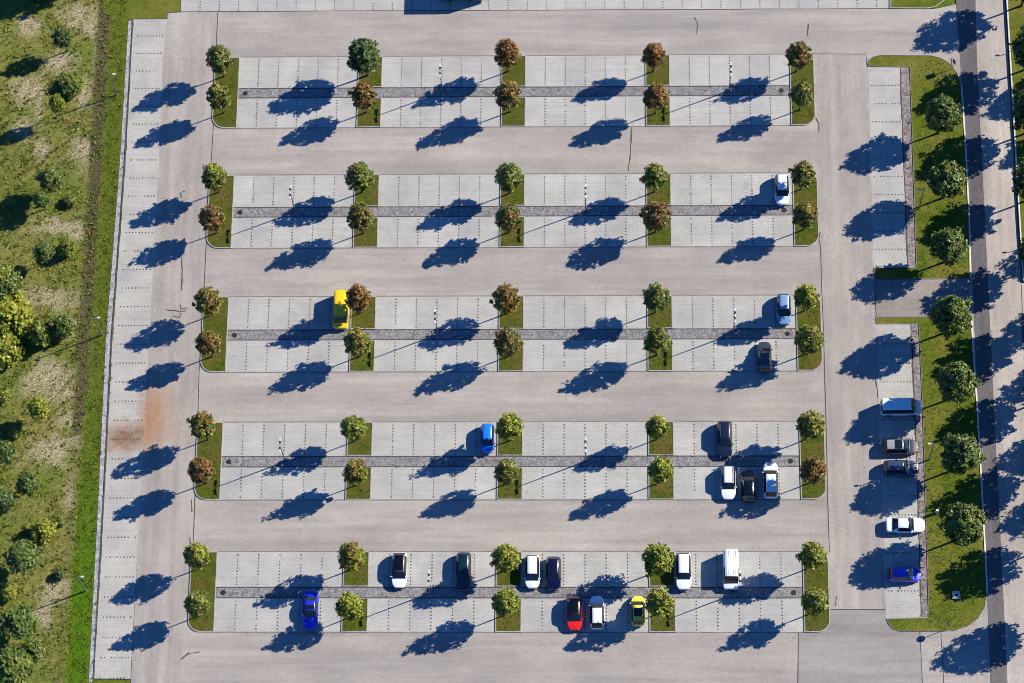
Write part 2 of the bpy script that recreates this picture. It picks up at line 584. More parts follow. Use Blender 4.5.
def build_field():
    x0, x1, y0, y1, st = -52.0, -2.0, -100.0, 30.0, 0.4
    nx, ny = int((x1 - x0) / st) + 1, int((y1 - y0) / st) + 1
    V, keep, att = [], {}, [[], [], [], [], []]
    for j in range(ny):
        for i in range(nx):
            p = Vector((x0 + i * st, y0 + j * st, 0))
            d = side(p)
            if d < -3.0:
                continue
            vals = field_vals(p)
            z = 0.004
            if d > 1.0:
                z += 0.10 * max(0, vals[3]) * min(1, (d - 1.0))
            z -= 0.04 * vals[2]
            keep[(i, j)] = len(V)
            V.append((p.x, p.y, z))
            for a, x in zip(att, vals):
                a.append(x)
    F = []
    for (i, j), k in keep.items():
        q = [keep.get(c) for c in ((i, j), (i + 1, j), (i + 1, j + 1), (i, j + 1))]
        if None not in q:
            F.append(tuple(q))
    me = mesh('meadow', V, F, True)
    for nme, a in zip(('dry', 'verge', 'ditch', 'rough', 'lush'), att):
        at_ = me.attributes.new(nme, 'FLOAT', 'POINT')
        at_.data.foreach_set('value', a)
    M = NT('meadow_ground', 0.95, 0.1)
    mid = M.noise(1.1, 6, 0.75)
    fine = M.noise(4.5, 5, 0.8)
    vf = M.noise(11.0, 3, 0.8)
    big = M.noise(0.13, 4, 0.6)
    g = M.mix(M.ramp(mid, [(0.3, 0.0), (0.7, 1.0)]), (0.100, 0.122, 0.016), (0.320, 0.285, 0.095))
    g = M.mix(M.ramp(big, [(0.40, 0.0), (0.68, 0.65)]), g, (0.095, 0.165, 0.014))
    strw = M.mix(M.ramp(fine, [(0.3, 0.0), (0.62, 1.0)]), (0.165, 0.135, 0.065), (0.54, 0.45, 0.32))
    c = M.mix(M.math('MULTIPLY', M.attr('dry'), M.ramp(fine, [(0.25, 0.35), (0.6, 1.0)])), g, strw)
    dt = M.mix(M.ramp(fine, [(0.35, 0.0), (0.65, 1.0)]), (0.040, 0.036, 0.018), (0.125, 0.100, 0.060))
    c = M.mix(M.math('MULTIPLY', M.attr('ditch'), 0.85), c, dt)
    vg = M.mix(M.ramp(mid, [(0.3, 0.0), (0.7, 1.0)]), (0.055, 0.100, 0.006), (0.150, 0.175, 0.022))
    vg = M.mix(M.attr('lush'), vg, M.mix(M.ramp(mid, [(0.3, 0.0), (0.7, 1.0)]), (0.040, 0.110, 0.003), (0.115, 0.220, 0.008)))
    c = M.mix(M.attr('verge'), c, vg)
    c = M.mix(1.0, c, M.ramp(fine, [(0.3, 0.6), (0.7, 1.4)]), 'MULTIPLY')
    c = M.mix(1.0, c, M.ramp(vf, [(0.3, 0.6), (0.7, 1.4)]), 'MULTIPLY')
    M.col(c)
    M.bump(M.math('ADD', fine, M.math('ADD', mid, vf)), 1.0, 0.25)
    tag(link('meadow', me, M.m), kind='structure')


build_field()

# car park asphalt
sheet('car_park_asphalt', [(160, 12), (893, 8), (935, 9), (1002, -6), (1010, 100), (1020, 300), (1060, 300), (1060, 720), (128, 720), (131, 679), (145, 400), (158, 171), (163, 60)], 0.02, MAT['asphalt'])
sheet('side_lane', [(167.5, 12.5), (216.5, 12.3), (205.5, 245), (191, 560), (189, 640), (182, 652), (178, 720), (128, 720), (131, 679), (140, 512), (149, 342), (158, 171), (167, 19)], 0.026, MAT['asphalt_lane'])
sheet('cross_lane', [(816, 54), (866, 54), (873, 300), (885, 610), (829.5, 609.5), (824, 372), (819, 247)], 0.026, MAT['asphalt_lane'])
sheet('patched_lane', [(829.5, 609.5), (885.5, 609.5), (892, 627), (900, 631), (920.5, 631.8), (923.5, 720), (798, 720), (798.5, 632), (826, 631)], 0.030, MAT['asphalt_new'])
sheet('driveway', [(874.5, 280.3), (969.5, 279), (971, 316.5), (876, 316.8)], 0.030, MAT['asphalt_drive'])
# road on the right
ROADL = [(955, -40), (956, 0), (960, 60), (963, 100), (966.5, 160), (970.5, 240), (976, 360), (981.5, 480), (987.3, 600), (990.5, 683), (992.5, 730)]
ROADM = [(974, -40), (975.5, 0), (977, 60), (979, 100), (982, 160), (986, 240), (991.7, 360), (997.7, 480), (1003.6, 600), (1007.6, 683), (1010, 730)]
KERBR = [(1002, -40), (1004.8, 0), (1008.3, 60), (1011.8, 120), (1015.2, 180), (1018.8, 240), (1021.2, 278)]
sheet('road', ROADM + [(1075, 730), (1075, 345), (1040, 340), (1040, 285), (1022.6, 283)] + KERBR[::-1], 0.028, MAT['road'])
sheet('road_dark_lane', ROADL + ROADM[::-1], 0.032, MAT['asphalt_dark'])
sheet('side_entry', [(1020.5, 316), (1060, 314), (1060, 342), (1022.5, 343)], 0.033, MAT['asphalt_dark'])

# pale kerb line between verge and dark lane
kb = MB()
for pts in ([(961.3, 85), (963.2, 110), (966.2, 160), (969.3, 220), (970.4, 278)], [(971.2, 317.5), (972.9, 345), (977.3, 410), (981.3, 480), (985.3, 555), (987.2, 594)]):
    W = [at(*p) for p in pts]
    for a, b in zip(W[:-1], W[1:]):
        d_ = (b - a).normalized()
        n_ = Vector((-d_.y, d_.x, 0)) * .09
        A, B = a - d_ * .0, b
        ring = [A + n_, A - n_, B - n_, B + n_]
        kb.quad(*[(q.x, q.y, .145) for q in ring])
        kb.quad((ring[1].x, ring[1].y, 0), (ring[2].x, ring[2].y, 0), (ring[2].x, ring[2].y, .145), (ring[1].x, ring[1].y, .145))
        kb.quad((ring[3].x, ring[3].y, 0), (ring[0].x, ring[0].y, 0), (ring[0].x, ring[0].y, .145), (ring[3].x, ring[3].y, .145))
tag(link('road_kerb', kb.me('road_kerb', False, True), MAT['kerb_white']), kind='structure')

# bays: rows of the car park
pv, ed, gr, st_, jo = MB(), MB(), MB(), MB(), MB()
ZB, ZE, ZG, ZM = 0.030, 0.034, 0.035, 0.040


def dots(a, b, z=ZM, n=None, size=0.15):
    a, b = Vector(a), Vector(b)
    L = (b - a).length
    n = n or int(L / 0.38)
    t = (b - a).normalized()
    for k in range(n):
        if rng.random() < 0.03:
            continue
        p = a + t * (L * (k + 0.5) / n)
        s = size * rng.uniform(0.8, 1.15) / 2
        st_.rect(p.x - s, p.y - s, p.x + s, p.y + s, z)


def broken(x0, x1, y, wdt, z):
    """edging stones with a few gaps"""
    x = x0
    while x < x1:
        L = min(rng.uniform(1.0, 4.2), x1 - x)
        jo.rect(x, y - wdt / 2 + rng.uniform(-.01, .01), x + L - rng.choice((0, 0, 0.0, 0.12)), y + wdt / 2, z)
        x += L


SEC = [(0, 15), (18, 33), (36, 51), (54, 69)]
for k in range(NB):
    y0 = -k * P_ROW
    for a, b in SEC:
        for ya, yb in ((y0, y0 - S0), (y0 - S1, y0 - D_ROW)):
            for i in range(6):
                pv.rect(a + 2.5 * i, yb, a + 2.5 * i + 2.5, ya, ZB)
            for i in range(1, 6):
                x = a + 2.5 * i
                dots((x, ya - 0.2, 0), (x, yb + 0.15, 0))
            # mid-grey edging where bays meet the aisle
        ed.rect(a, y0 - 0.05, b, y0 + 0.08, ZE)
        ed.rect(a, y0 - D_ROW - 0.08, b, y0 - D_ROW + 0.05, ZE)
    gr.rect(0.02, y0 - S1, 68.98, y0 - S0, ZG)
    broken(0.02, 68.98, y0 - S0, 0.13, ZM + 0.003)
    broken(0.02, 68.98, y0 - S1, 0.12, ZM + 0.003)
pm_ = pv.me('parking_bays')
q_ = pm_.attributes.new('bay', 'FLOAT', 'FACE')
q_.data.foreach_set('value', np.array([rng.uniform(-1, 1) for _ in pm_.polygons], dtype=np.float32))
tag(link('parking_bays', pm_, MAT['paver']), kind='structure')
tag(link('gravel_strip', gr.me('gravel_strip'), MAT['gravel']), kind='structure')

# bays along the left, top and right edges
LEFTR = [(167, 19), (163, 60), (158.5, 171), (149, 342), (139.5, 512), (130.5, 679)]
sheet('left_bays', [(133.5, 19), (125, 171), (112.3, 342), (103.7, 512), (94, 679)] + LEFTR[::-1], 0.032, MAT['paver_rust'])
ya, yb = at(130, 36.2).y, at(113, 325.5).y
n = 16
stp = (yb - ya) / n
for k in range(0, 37):
    y = ya + stp * k
    # cut the bay strip at this y
    def cut(pts):
        W = [at(*p) for p in pts]
        for p, q in zip(W[:-1], W[1:]):
            if p.y >= y >= q.y:
                return p.x + (q.x - p.x) * (y - p.y) / (q.y - p.y)
        return None
    xa, xb = cut([(133.5, 19), (125, 171), (112.3, 342), (103.7, 512), (94, 679)]), cut(LEFTR)
    if xa and xb:
        dots((xa + 0.5, y, 0), (xb - 0.15, y, 0), 0.038)
sheet('top_bays', [(181, 11.6), (889, 8.4), (888, -60), (183, -60)], 0.032, MAT['paver'])
x = at(200.3, 5).x
yy = at(200, 11).y
while x < at(880, 5).x:
    dots((x, yy - 0.1, 0), (x - 0.1, yy + 4.6, 0), 0.038)
    x += 2.44
sheet('right_bays', [(868, 67.5), (899.8, 68), (907.3, 267), (873.5, 267)], 0.032, MAT['paver'])
sheet('right_bays_lower', [(876, 325), (910.3, 324.5), (914.5, 410), (919.5, 560), (921, 617.5), (886, 618)], 0.032, MAT['paver'])
for k in range(10):
    v = 85.5 + 18.2 * k
    f = (v - 67) / 200
    dots(at(868 + 5.5 * f + 1.5, v), at(899.8 + 7.5 * f - 0.5, v), 0.038)
for k in range(15):
    v = 344 + 19.0 * k
    f = (v - 325) / 293
    if v < 610:
        dots(at(876 + 10 * f + 1.5, v), at(910.5 + 10.5 * f - 0.5, v), 0.038)
tag(link('bay_markings', st_.me('bay_markings'), MAT['stud']), kind='structure')
sheet('right_gravel_strip', [(900.6, 68), (909, 68), (915.6, 267), (908.2, 267)], 0.034, MAT['gravel_warm'])
sheet('right_gravel_strip_lower', [(911, 324.5), (918, 324.5), (922, 410), (926.5, 560), (928, 617), (921.7, 617)], 0.034, MAT['gravel_warm'])
sheet('left_gravel_strip', [(128.6, 21), (131.8, 21), (123.0, 171), (110.2, 342), (101.8, 512), (92.1, 684), (88.6, 684), (97.8, 512), (105.8, 342), (119.4, 171)], 0.030, MAT['gravel_pale'])

# thin dark joints and edgings
def pxline(pts, wd, z=0.042, jit=0.25, sub=5, wob=0.03):
    W = [at(*p) for p in pts]
    out = []
    for a, b in zip(W[:-1], W[1:]):
        m = max(1, int((b - a).length / sub))
        for i in range(m):
            q = a.lerp(b, i / m)
            out.append((q.x + rng.uniform(-wob, wob), q.y + rng.uniform(-wob, wob)))
    out.append((W[-1].x, W[-1].y))
    jo.strip(out, wd, z, jit)


pxline([(218, 13), (213.5, 125), (206.3, 247), (199.5, 372), (193.2, 545), (191, 556)], 0.09)
pxline([(133, 19), (124.5, 171), (111.6, 342), (103, 512), (93.3, 679)], 0.15, jit=0.6, sub=0.8, wob=0.05)
pxline([(94, 679), (130.5, 679.3)], 0.10)
pxline([(180.5, 12), (167.5, 13), (167, 19)], 0.12)
pxline([(181, 11.8), (420, 10.8), (889, 8.6)], 0.08)
pxline([(134, 19), (167, 19)], 0.12)
pxline([(811, 54), (866, 54.4), (867, 66)], 0.08)
pxline([(820.5, 247), (824.8, 372), (828, 500), (829.5, 552)], 0.09)
pxline([(820, 232), (819, 240), (820.5, 247)], 0.10)
pxline([(829.5, 609.5), (885.5, 609.5)], 0.10)
pxline([(798.5, 632), (798.2, 683), (798, 720)], 0.09)
pxline([(919.8, 632), (922.5, 683), (924, 720)], 0.08)
pxline([(899.9, 68), (902.5, 130), (905.5, 210), (907.6, 267)], 0.14, jit=0.6, sub=0.9)
pxline([(910.6, 324.5), (914.7, 410), (919.7, 560), (921.3, 617)], 0.14, jit=0.6, sub=0.9)
pxline([(874.2, 268), (876.3, 318)], 0.09)
pxline([(1021.2, 284), (1022.5, 316)], 0.07)
pxline([(941, 632), (946, 720)], 0.06)
# cracks
for c in ([(631.5, 127), (630.5, 150), (628.5, 171)], [(694.5, 18), (698, 25), (696.5, 33)], [(808, 24), (808, 36)],
          [(181, 192), (181.5, 198)], [(182, 258), (182, 290)], [(165, 310), (180, 311.5), (186, 311)], [(180, 305), (181, 309), (187, 308)],
          [(173, 316), (180, 317), (181, 313)], [(181, 660), (187, 654), (200, 652)], [(189, 652), (187, 655)], [(182.5, 192), (185, 191.8)],
          [(191, 500), (192, 512)], [(190, 538), (191, 546)], [(816, 118), (818.5, 124), (819, 131)], [(836, 606), (836.5, 596)],
          [(876, 380), (878, 398)], [(951, 58), (951.5, 66)]):
    pxline(c, 0.11, 0.044, 0.6, 0.5, 0.06)
tag(link('surface_joints', jo.me('surface_joints'), MAT['joint']), kind='structure')
tag(link('bay_edging', ed.me('bay_edging'), MAT['edge']), kind='structure')


# kerbed grass islands
def rounded(x0, y0, x1, y1, radii, seg=7):
    """corner radii: bottom-left, bottom-right, top-right, top-left"""
    out = []
    for (cx, cy, sx, sy, a0), r in zip(((x0, y0, 1, 1, PI), (x1, y0, -1, 1, 1.5 * PI), (x1, y1, -1, -1, 0), (x0, y1, 1, -1, 0.5 * PI)), radii):
        if r <= 0:
            out.append((cx, cy))
            continue
        for i in range(seg + 1):
            a = a0 + 0.5 * PI * i / seg
            out.append((cx + sx * r + r * math.cos(a), cy + sy * r + r * math.sin(a)))
    return out


def island(name, pts, kw=0.11, h=0.13, mats=('kerb', 'grass_island'), dome=0.05):
    """raised lawn inside a stone kerb; pts counter-clockwise world outline"""
    bm = bmesh.new()
    area = sum(a[0] * b[1] - b[0] * a[1] for a, b in zip(pts, pts[1:] + pts[:1]))
    if area < 0:
        pts = pts[::-1]
    base = [bm.verts.new((p[0], p[1], 0.0)) for p in pts]
    top = [bm.verts.new((p[0], p[1], h)) for p in pts]
    N = len(pts)
    inn = []
    for i in range(N):
        a, b, c = Vector(pts[i - 1]), Vector(pts[i]), Vector(pts[(i + 1) % N])
        t1, t2 = (b - a).normalized(), (c - b).normalized()
        n1, n2 = Vector((-t1.y, t1.x)), Vector((-t2.y, t2.x))
        bis = (n1 + n2)
        bis = bis.normalized() / max(0.5, bis.normalized().dot(n1))
        q = b + bis * kw
        inn.append(bm.verts.new((q.x, q.y, h)))
    low = [bm.verts.new((v.co.x, v.co.y, h - 0.03)) for v in inn]
    for i in range(N):
        j = (i + 1) % N
        bm.faces.new((base[i], base[j], top[j], top[i]))
        bm.faces.new((top[i], top[j], inn[j], inn[i]))
        bm.faces.new((inn[i], inn[j], low[j], low[i]))
    for tri in tessellate_polygon([[v.co.copy() for v in low]]):
        q = bm.faces.new([low[i] for i in tri])
        q.normal_update()
        if q.normal.z < 0:
            q.normal_flip()
        q.material_index = 1
    me = bm_mesh(name, bm)
    return tag(link(name, me, [MAT[m] for m in mats]), kind='structure')


for k in range(NB):
    y0 = -k * P_ROW
    island('kerbed_island', rounded(-3.05, y0 - D_ROW, 0.10, y0, (1.5, 0, 0, 1.2)))
    island('kerbed_island', rounded(69.02, y0 - D_ROW, 72.05, y0, (0, 1.5, 1.2, 0)))
    for a in (15, 33, 51):
        island('kerbed_island', rounded(a + 0.02, y0 - S0 + 0.07, a + 3.08, y0, (0, 0, 0, 0)))
        island('kerbed_island', rounded(a + 0.02, y0 - D_ROW, a + 3.08, y0 - S1 - 0.07, (0, 0, 0, 0)))


def pxi(pts):
    return [tuple(at(*p)[:2]) for p in pts]


# right-hand verge with its bays cut out (two lawns) and the small lawns
island('verge', pxi([(867.3, 66.5), (869, 60.5), (873, 57), (880, 55.2), (930, 55.5), (941, 58), (950, 64), (957, 73), (961, 85), (963, 110), (966, 160), (969, 220), (970, 278.5),
                     (874.5, 280), (874, 268), (916.2, 267.8), (912.5, 150), (909.6, 67.4)]), mats=('edge', 'grass_verge'), kw=0.07, h=0.10)
island('verge', pxi([(876, 317.3), (970.8, 316.8), (972.5, 345), (977, 410), (981, 480), (985, 555), (987, 596), (984.5, 608), (978, 619), (968, 626.5), (955, 630.5), (940, 631.6),
                     (900, 631.5), (893, 629), (888.5, 624.5), (886.2, 619), (928.5, 617.8), (927, 560), (922.5, 410), (918.6, 324), (876.3, 324)]), mats=('edge', 'grass_verge'), kw=0.07, h=0.10)
island('verge', pxi([(889.5, 8.6), (889.5, -40), (955, -40), (949, -6), (943, 2), (935, 7.5), (927, 8.8)]), mats=('kerb', 'grass_verge'))
KR = [(a + 1.2, b) for a, b in KERBR]
island('far_verge', pxi(KR + [(1023.5, 282), (1150, 276), (1150, -60), (1003.2, -60)]), mats=('kerb_white', 'grass_verge'), kw=0.16, h=0.34)
island('far_verge', pxi([(1061, 346), (1160, 346), (1185, 760), (1078, 760)]), mats=('kerb_white', 'grass_verge'), kw=0.2)
sheet('top_lawn', [(103, 14), (128, 19), (166.5, 18.6), (167, 12.7), (180.5, 11.8), (182, -40), (103, -40)], 0.024, MAT['grass_verge'])
sheet('bottom_lawn', [(86, 682), (130.3, 680.2), (129, 720), (80, 720)], 0.045, MAT['grass_verge'])


# ------------------------------------------------------------------ trees
def crown_mesh(name, seed, a, b, zc, taper, n_clump=85, per=34, leaf=0.20, clump_r=0.42, bl=None):
    """leaf faces in clumps through an ovoid crown; zc = height of the crown centre"""
    R = np.random.RandomState(seed)
    C = []
    for i in range(n_clump):
        # even spread of directions, jittered, most clumps near the surface
        zz = 1 - 2 * (i + 0.5) / n_clump
        an = i * 2.39996 + seed
        q = math.sqrt(max(0, 1 - zz * zz))
        d = np.array([q * math.cos(an), q * math.sin(an), zz]) + R.normal(size=3) * 0.13
        d /= np.linalg.norm(d)
        r = (0.97 - 0.14 * R.rand()) if i % 3 else R.uniform(0.3, 0.7)
        if i % 11 == 0:
            r = R.uniform(1.0, 1.10)
        z = d[2] * r
        tp = 1.0 - taper * max(0.0, z) ** 1.3 - 0.25 * taper * max(0.0, -z) ** 2
        lump = 1.0 + 0.24 * mnoise.noise(Vector((d[0] * 1.9 + seed, d[1] * 1.9, d[2] * 1.9)))
        C.append((d[0] * r * a * tp * lump, d[1] * r * a * tp * lump, zc + z * (b if z > 0 or bl is None else bl) * lump, R.rand()))
    V, tint, clp, rise = [], [], [], []
    for cx, cy, cz, cr in C:
        cr_ = clump_r * R.uniform(0.7, 1.25)
        m = int(per * R.uniform(0.7, 1.3))
        out = np.array([cx, cy, (cz - zc) * 0.7])
        out = out / (np.linalg.norm(out) + 1e-6)
        for _ in range(m):
            o = R.normal(size=3)
            o /= np.linalg.norm(o)
            o *= cr_ * R.uniform(0.3, 1.0)
            p = np.array([cx, cy, cz]) + o
            nrm = out * 0.6 + np.array([0, 0, 0.5]) + R.normal(size=3) * 0.55
            nrm /= np.linalg.norm(nrm)
            t = np.cross(nrm, R.normal(size=3))
            t /= np.linalg.norm(t) + 1e-6
            bt = np.cross(nrm, t)
            s = leaf * R.uniform(0.6, 1.3)
            # pointed leaf cluster: kite with a fold
            V += [p - t * s * 0.6, p + bt * s * 0.42 - nrm * s * 0.08, p + t * s * 0.75, p - bt * s * 0.42 - nrm * s * 0.08]
            tint.append(min(1, max(0, R.normal(0.5, 0.28))))
            clp.append(cr)
            rise.append(min(1, max(0, (cz - zc) / b * 0.5 + 0.5)))
    nf = len(tint)
    me = bpy.data.meshes.new(name)
    V = np.array(V, dtype=np.float32)
    me.vertices.add(len(V))
    me.vertices.foreach_set('co', V.ravel())
    me.loops.add(nf * 4)
    me.loops.foreach_set('vertex_index', np.arange(nf * 4, dtype=np.int32))
    me.polygons.add(nf)
    me.polygons.foreach_set('loop_start', np.arange(nf, dtype=np.int32) * 4)
    me.polygons.foreach_set('loop_total', np.full(nf, 4, dtype=np.int32))
    me.update(calc_edges=True)
    for nme, arr in (('tint', tint), ('clump', clp), ('rise', rise)):
        q = me.attributes.new(nme, 'FLOAT', 'FACE')
        q.data.foreach_set('value', np.array(arr, dtype=np.float32))
    me.materials.append(MAT['leaf'])
    return me


def trunk_mesh(name, seed, r, h_fork, zc, a, b, limbs=7):
    R = random.Random(seed)
    m = MB()
    top = zc + b * 0.55
    pts, rad = [], []
    for i in range(8):
        f = i / 7
        pts.append((R.uniform(-.03, .03) * f, R.uniform(-.03, .03) * f, f * top))
        rad.append(r * (1.35 if i == 0 else 1.0) * (1 - 0.82 * f))
    m.tube(pts, rad, 8)
    for k in range(limbs):
        an = 2 * PI * k / limbs + R.uniform(-.3, .3)
        z0 = h_fork + (zc + 0.3 * b - h_fork) * R.uniform(0, 1)
        rr = a * R.uniform(0.5, 0.8)
        p0 = Vector((0, 0, z0))
        p2 = Vector((math.cos(an) * rr, math.sin(an) * rr, z0 + rr * R.uniform(0.6, 1.1)))
        p1 = p0.lerp(p2, 0.5) + Vector((0, 0, -0.1))
        q = r * 0.45 * (1 - 0.4 * z0 / top)
        m.tube([p0, p1, p2], [q, q * 0.7, q * 0.3], 6)
    return m.me(name, True)


# kinds of tree: slim island tree, round verge tree, meadow bushes and conifer
ISL = [(crown_mesh('crown', 100 + i, 1.52 + .10 * (i % 3 - 1), 2.95 + .22 * (i % 4 - 1.5), 4.8, 0.56, 130 + 8 * (i % 4), 28, 0.235, 0.35, 1.75),
        trunk_mesh('trunk', 200 + i, 0.085, 2.9, 4.9, 1.3, 2.6)) for i in range(14)]
VER = [(crown_mesh('crown', 300 + i, 2.15, 3.0, 5.5, 0.36, 250, 32, 0.25, 0.40, 2.1),
        trunk_mesh('trunk', 320 + i, 0.13, 3.3, 5.6, 1.9, 2.6)) for i in range(5)]
FAR = [(crown_mesh('crown', 340 + i, 2.6, 3.5, 6.1, 0.38, 235, 26, 0.28, 0.46, 2.6),
        trunk_mesh('trunk', 360 + i, 0.14, 3.4, 6.1, 2.1, 2.5)) for i in range(4)]
BSH = [(crown_mesh('crown', 400 + i, 1.02, 1.05, 1.3, 0.2, 80, 40, 0.19, 0.34),
        trunk_mesh('trunk', 420 + i, 0.06, 0.3, 1.3, 1.0, 1.0, 9)) for i in range(5)]
CON = [(crown_mesh('crown', 440, 1.05, 1.75, 4.1, 0.6, 90, 32, 0.17, 0.27),
        trunk_mesh('trunk', 441, 0.08, 2.2, 4.1, 0.9, 1.7, 12))]
MTR = [(crown_mesh('crown', 450 + i, 1.12, 1.45, 3.9, 0.35, 84, 30, 0.21, 0.33),
        trunk_mesh('trunk', 460 + i, 0.065, 2.0, 3.9, 1.0, 1.4, 8)) for i in range(4)]


def tree(name, var, loc, s, sz, autumn, yellow, deep, label, cat, group, rz=None):
    t = empty(name, loc, rz if rz is not None else rng.uniform(0, 2 * PI))
    t.scale = (s, s, sz)
    tag(t, label, cat, group)
    cr = link('crown', var[0], None, t)
    cr['autumn'], cr['yellow'], cr['deep'] = float(autumn), float(yellow), float(deep)
    tk = link('trunk', var[1], None, t)
    if not var[1].materials:
        var[1].materials.append(MAT['bark'])
    return t


ROWN = ['top', 'second', 'middle', 'fourth', 'bottom']
ISLN = ['leftmost', 'second', 'middle', 'fourth', 'rightmost']
# crown centre in the survey photo, rust, yellow, size
ISLT = [
    [((219.5, 60), .40, .15, 1), ((219, 97), .42, .35, 1), ((364, 56), 0, 0, 1.36), ((363.5, 96), .75, .15, 1.05), ((507, 55), .85, .1, 1), ((508, 96), .6, .35, 1),
     ((654, 55.5), .8, .2, .92), ((655.7, 97), .65, .3, 1.02), ((799, 55), .62, 0, .98), ((802, 94), .42, .45, .95)],
    [((214, 177), .28, .5, 1), ((212, 218), .7, .1, 1.02), ((359.5, 177), .3, .35, 1), ((360.5, 218), .52, .3, 1.02), ((509, 178), .22, .35, 1), ((508, 217), .55, .3, 1.05),
     ((655, 177), .28, .5, .95), ((656, 216.5), .7, .25, 1.08), ((803, 174), .42, .4, 1), ((805.5, 215), .45, .4, .98)],
    [((208, 301), .48, .42, .98), ((208, 343), .58, .35, .96), ((358.5, 298.5), .75, .1, 1.02), ((357.5, 343), .42, .75, .95), ((506.5, 299), .6, .25, 1), ((508, 342.5), .58, .3, 1),
     ((656, 298.5), .28, .2, 1), ((657.5, 341.5), .38, .4, 1), ((806, 297), .22, .7, 1.0), ((809.5, 340), .3, .62, 1)],
    [((203, 427), .48, .45, 1), ((201, 471), .66, .2, 1), ((353.5, 428), .2, .62, .98), ((356, 472.5), .48, .5, .92), ((509.5, 427.5), .22, .72, 1), ((506.5, 471.5), .42, .55, .95),
     ((657.5, 427), .2, .72, .92), ((661, 470.5), .1, .72, .95), ((811, 425.5), .38, .55, 1.04), ((813.5, 470), .7, .2, 1.02)],
    [((197, 556), .3, .68, 1.0), ((197, 604), .36, .5, 1.0), ((351.5, 557), .48, .7, 1), ((349.5, 606), .1, .8, .94), ((506, 558), .3, .8, 1.08), ((505.5, 603.5), .12, .7, 1.0),
     ((657, 560), .2, .8, 1.08), ((660, 602.5), .22, .8, 1.0), ((813, 556), .25, .72, 1.02), ((815, 602), .25, .66, 1.0)],
]
for r in range(5):
    for c in range(10):
        (u, v), au, ye, s = ISLT[r][c]
        zc = 4.8 * (0.5 + 0.5 * s)
        p = at(u, v, zc)
        p.z = 0.09
        if s > 1.3:
            look, dp = 'large dark green', 0.7
        elif au >= 0.58:
            look, dp = 'rust-brown', 0.3
        elif ye >= 0.6:
            look, dp = 'yellow-green', 0.0
        elif au >= 0.4:
            look, dp = 'olive and rust', 0.2
        else:
            look, dp = 'olive green', 0.2
        lab = '%s tree, %s of the two on the %s island, %s row' % (look, 'upper' if c % 2 == 0 else 'lower', ISLN[c // 2], ROWN[r])
        tree('broadleaf_tree', ISL[rng.randrange(14)], p, s * rng.uniform(0.97, 1.03), (0.5 + 0.5 * s) * rng.uniform(0.96, 1.04), au, ye, dp, lab, 'tree', 'trees on the grass islands')

ORD = ['topmost', 'second', 'third', 'fourth', 'fifth', 'sixth', 'bottom']
for i, (u, v, s) in enumerate(((942.5, 115, .98), (948, 180, 1.0), (949, 246, .94), (951.5, 315, 1.06), (957, 382, 1.05), (961, 454, 1.04), (963, 525, 1.08))):
    p = at(u, v, 5.5 * s)
    p.z = 0.10
    tree('round_tree', VER[i % 5], p, s, s, 0, 0.22, 0.35, 'round green tree on the grass verge beside the road, %s of seven' % ORD[i], 'tree', 'round trees on the right verge')

for i, (u, v) in enumerate(((1021, 7), (1027, 70), (1029, 133), (1028, 201), (1036, 268), (1043, 334), (1045, 400), (1051, 470), (1050, 547), (1056, 621))):
    p = at(u, v)
    p.z = 0.15
    tree('roadside_tree', FAR[i % 4], p, rng.uniform(.95, 1.06), rng.uniform(.96, 1.06), 0, 0.1, 0.85,
         'dark green tree beyond the road at the right edge, number %d from the top' % (i + 1), 'tree', 'trees beyond the road')
for i, (u, v) in enumerate(((1092, 76), (1108, 125), (1113, 233), (1112, 357), (1108, 427), (1112, 488), (1110, 300))):
    p = at(u, v)
    p.z = 0.1
    tree('roadside_tree', FAR[(i + 1) % 4], p, 0.95, 1.0, 0, 0.1, 0.8,
         'green tree of the second line beyond the road, %s from the top' % ['first', 'second', 'third', 'fifth', 'sixth', 'seventh', 'fourth'][i], 'tree', 'outer trees beyond the road')

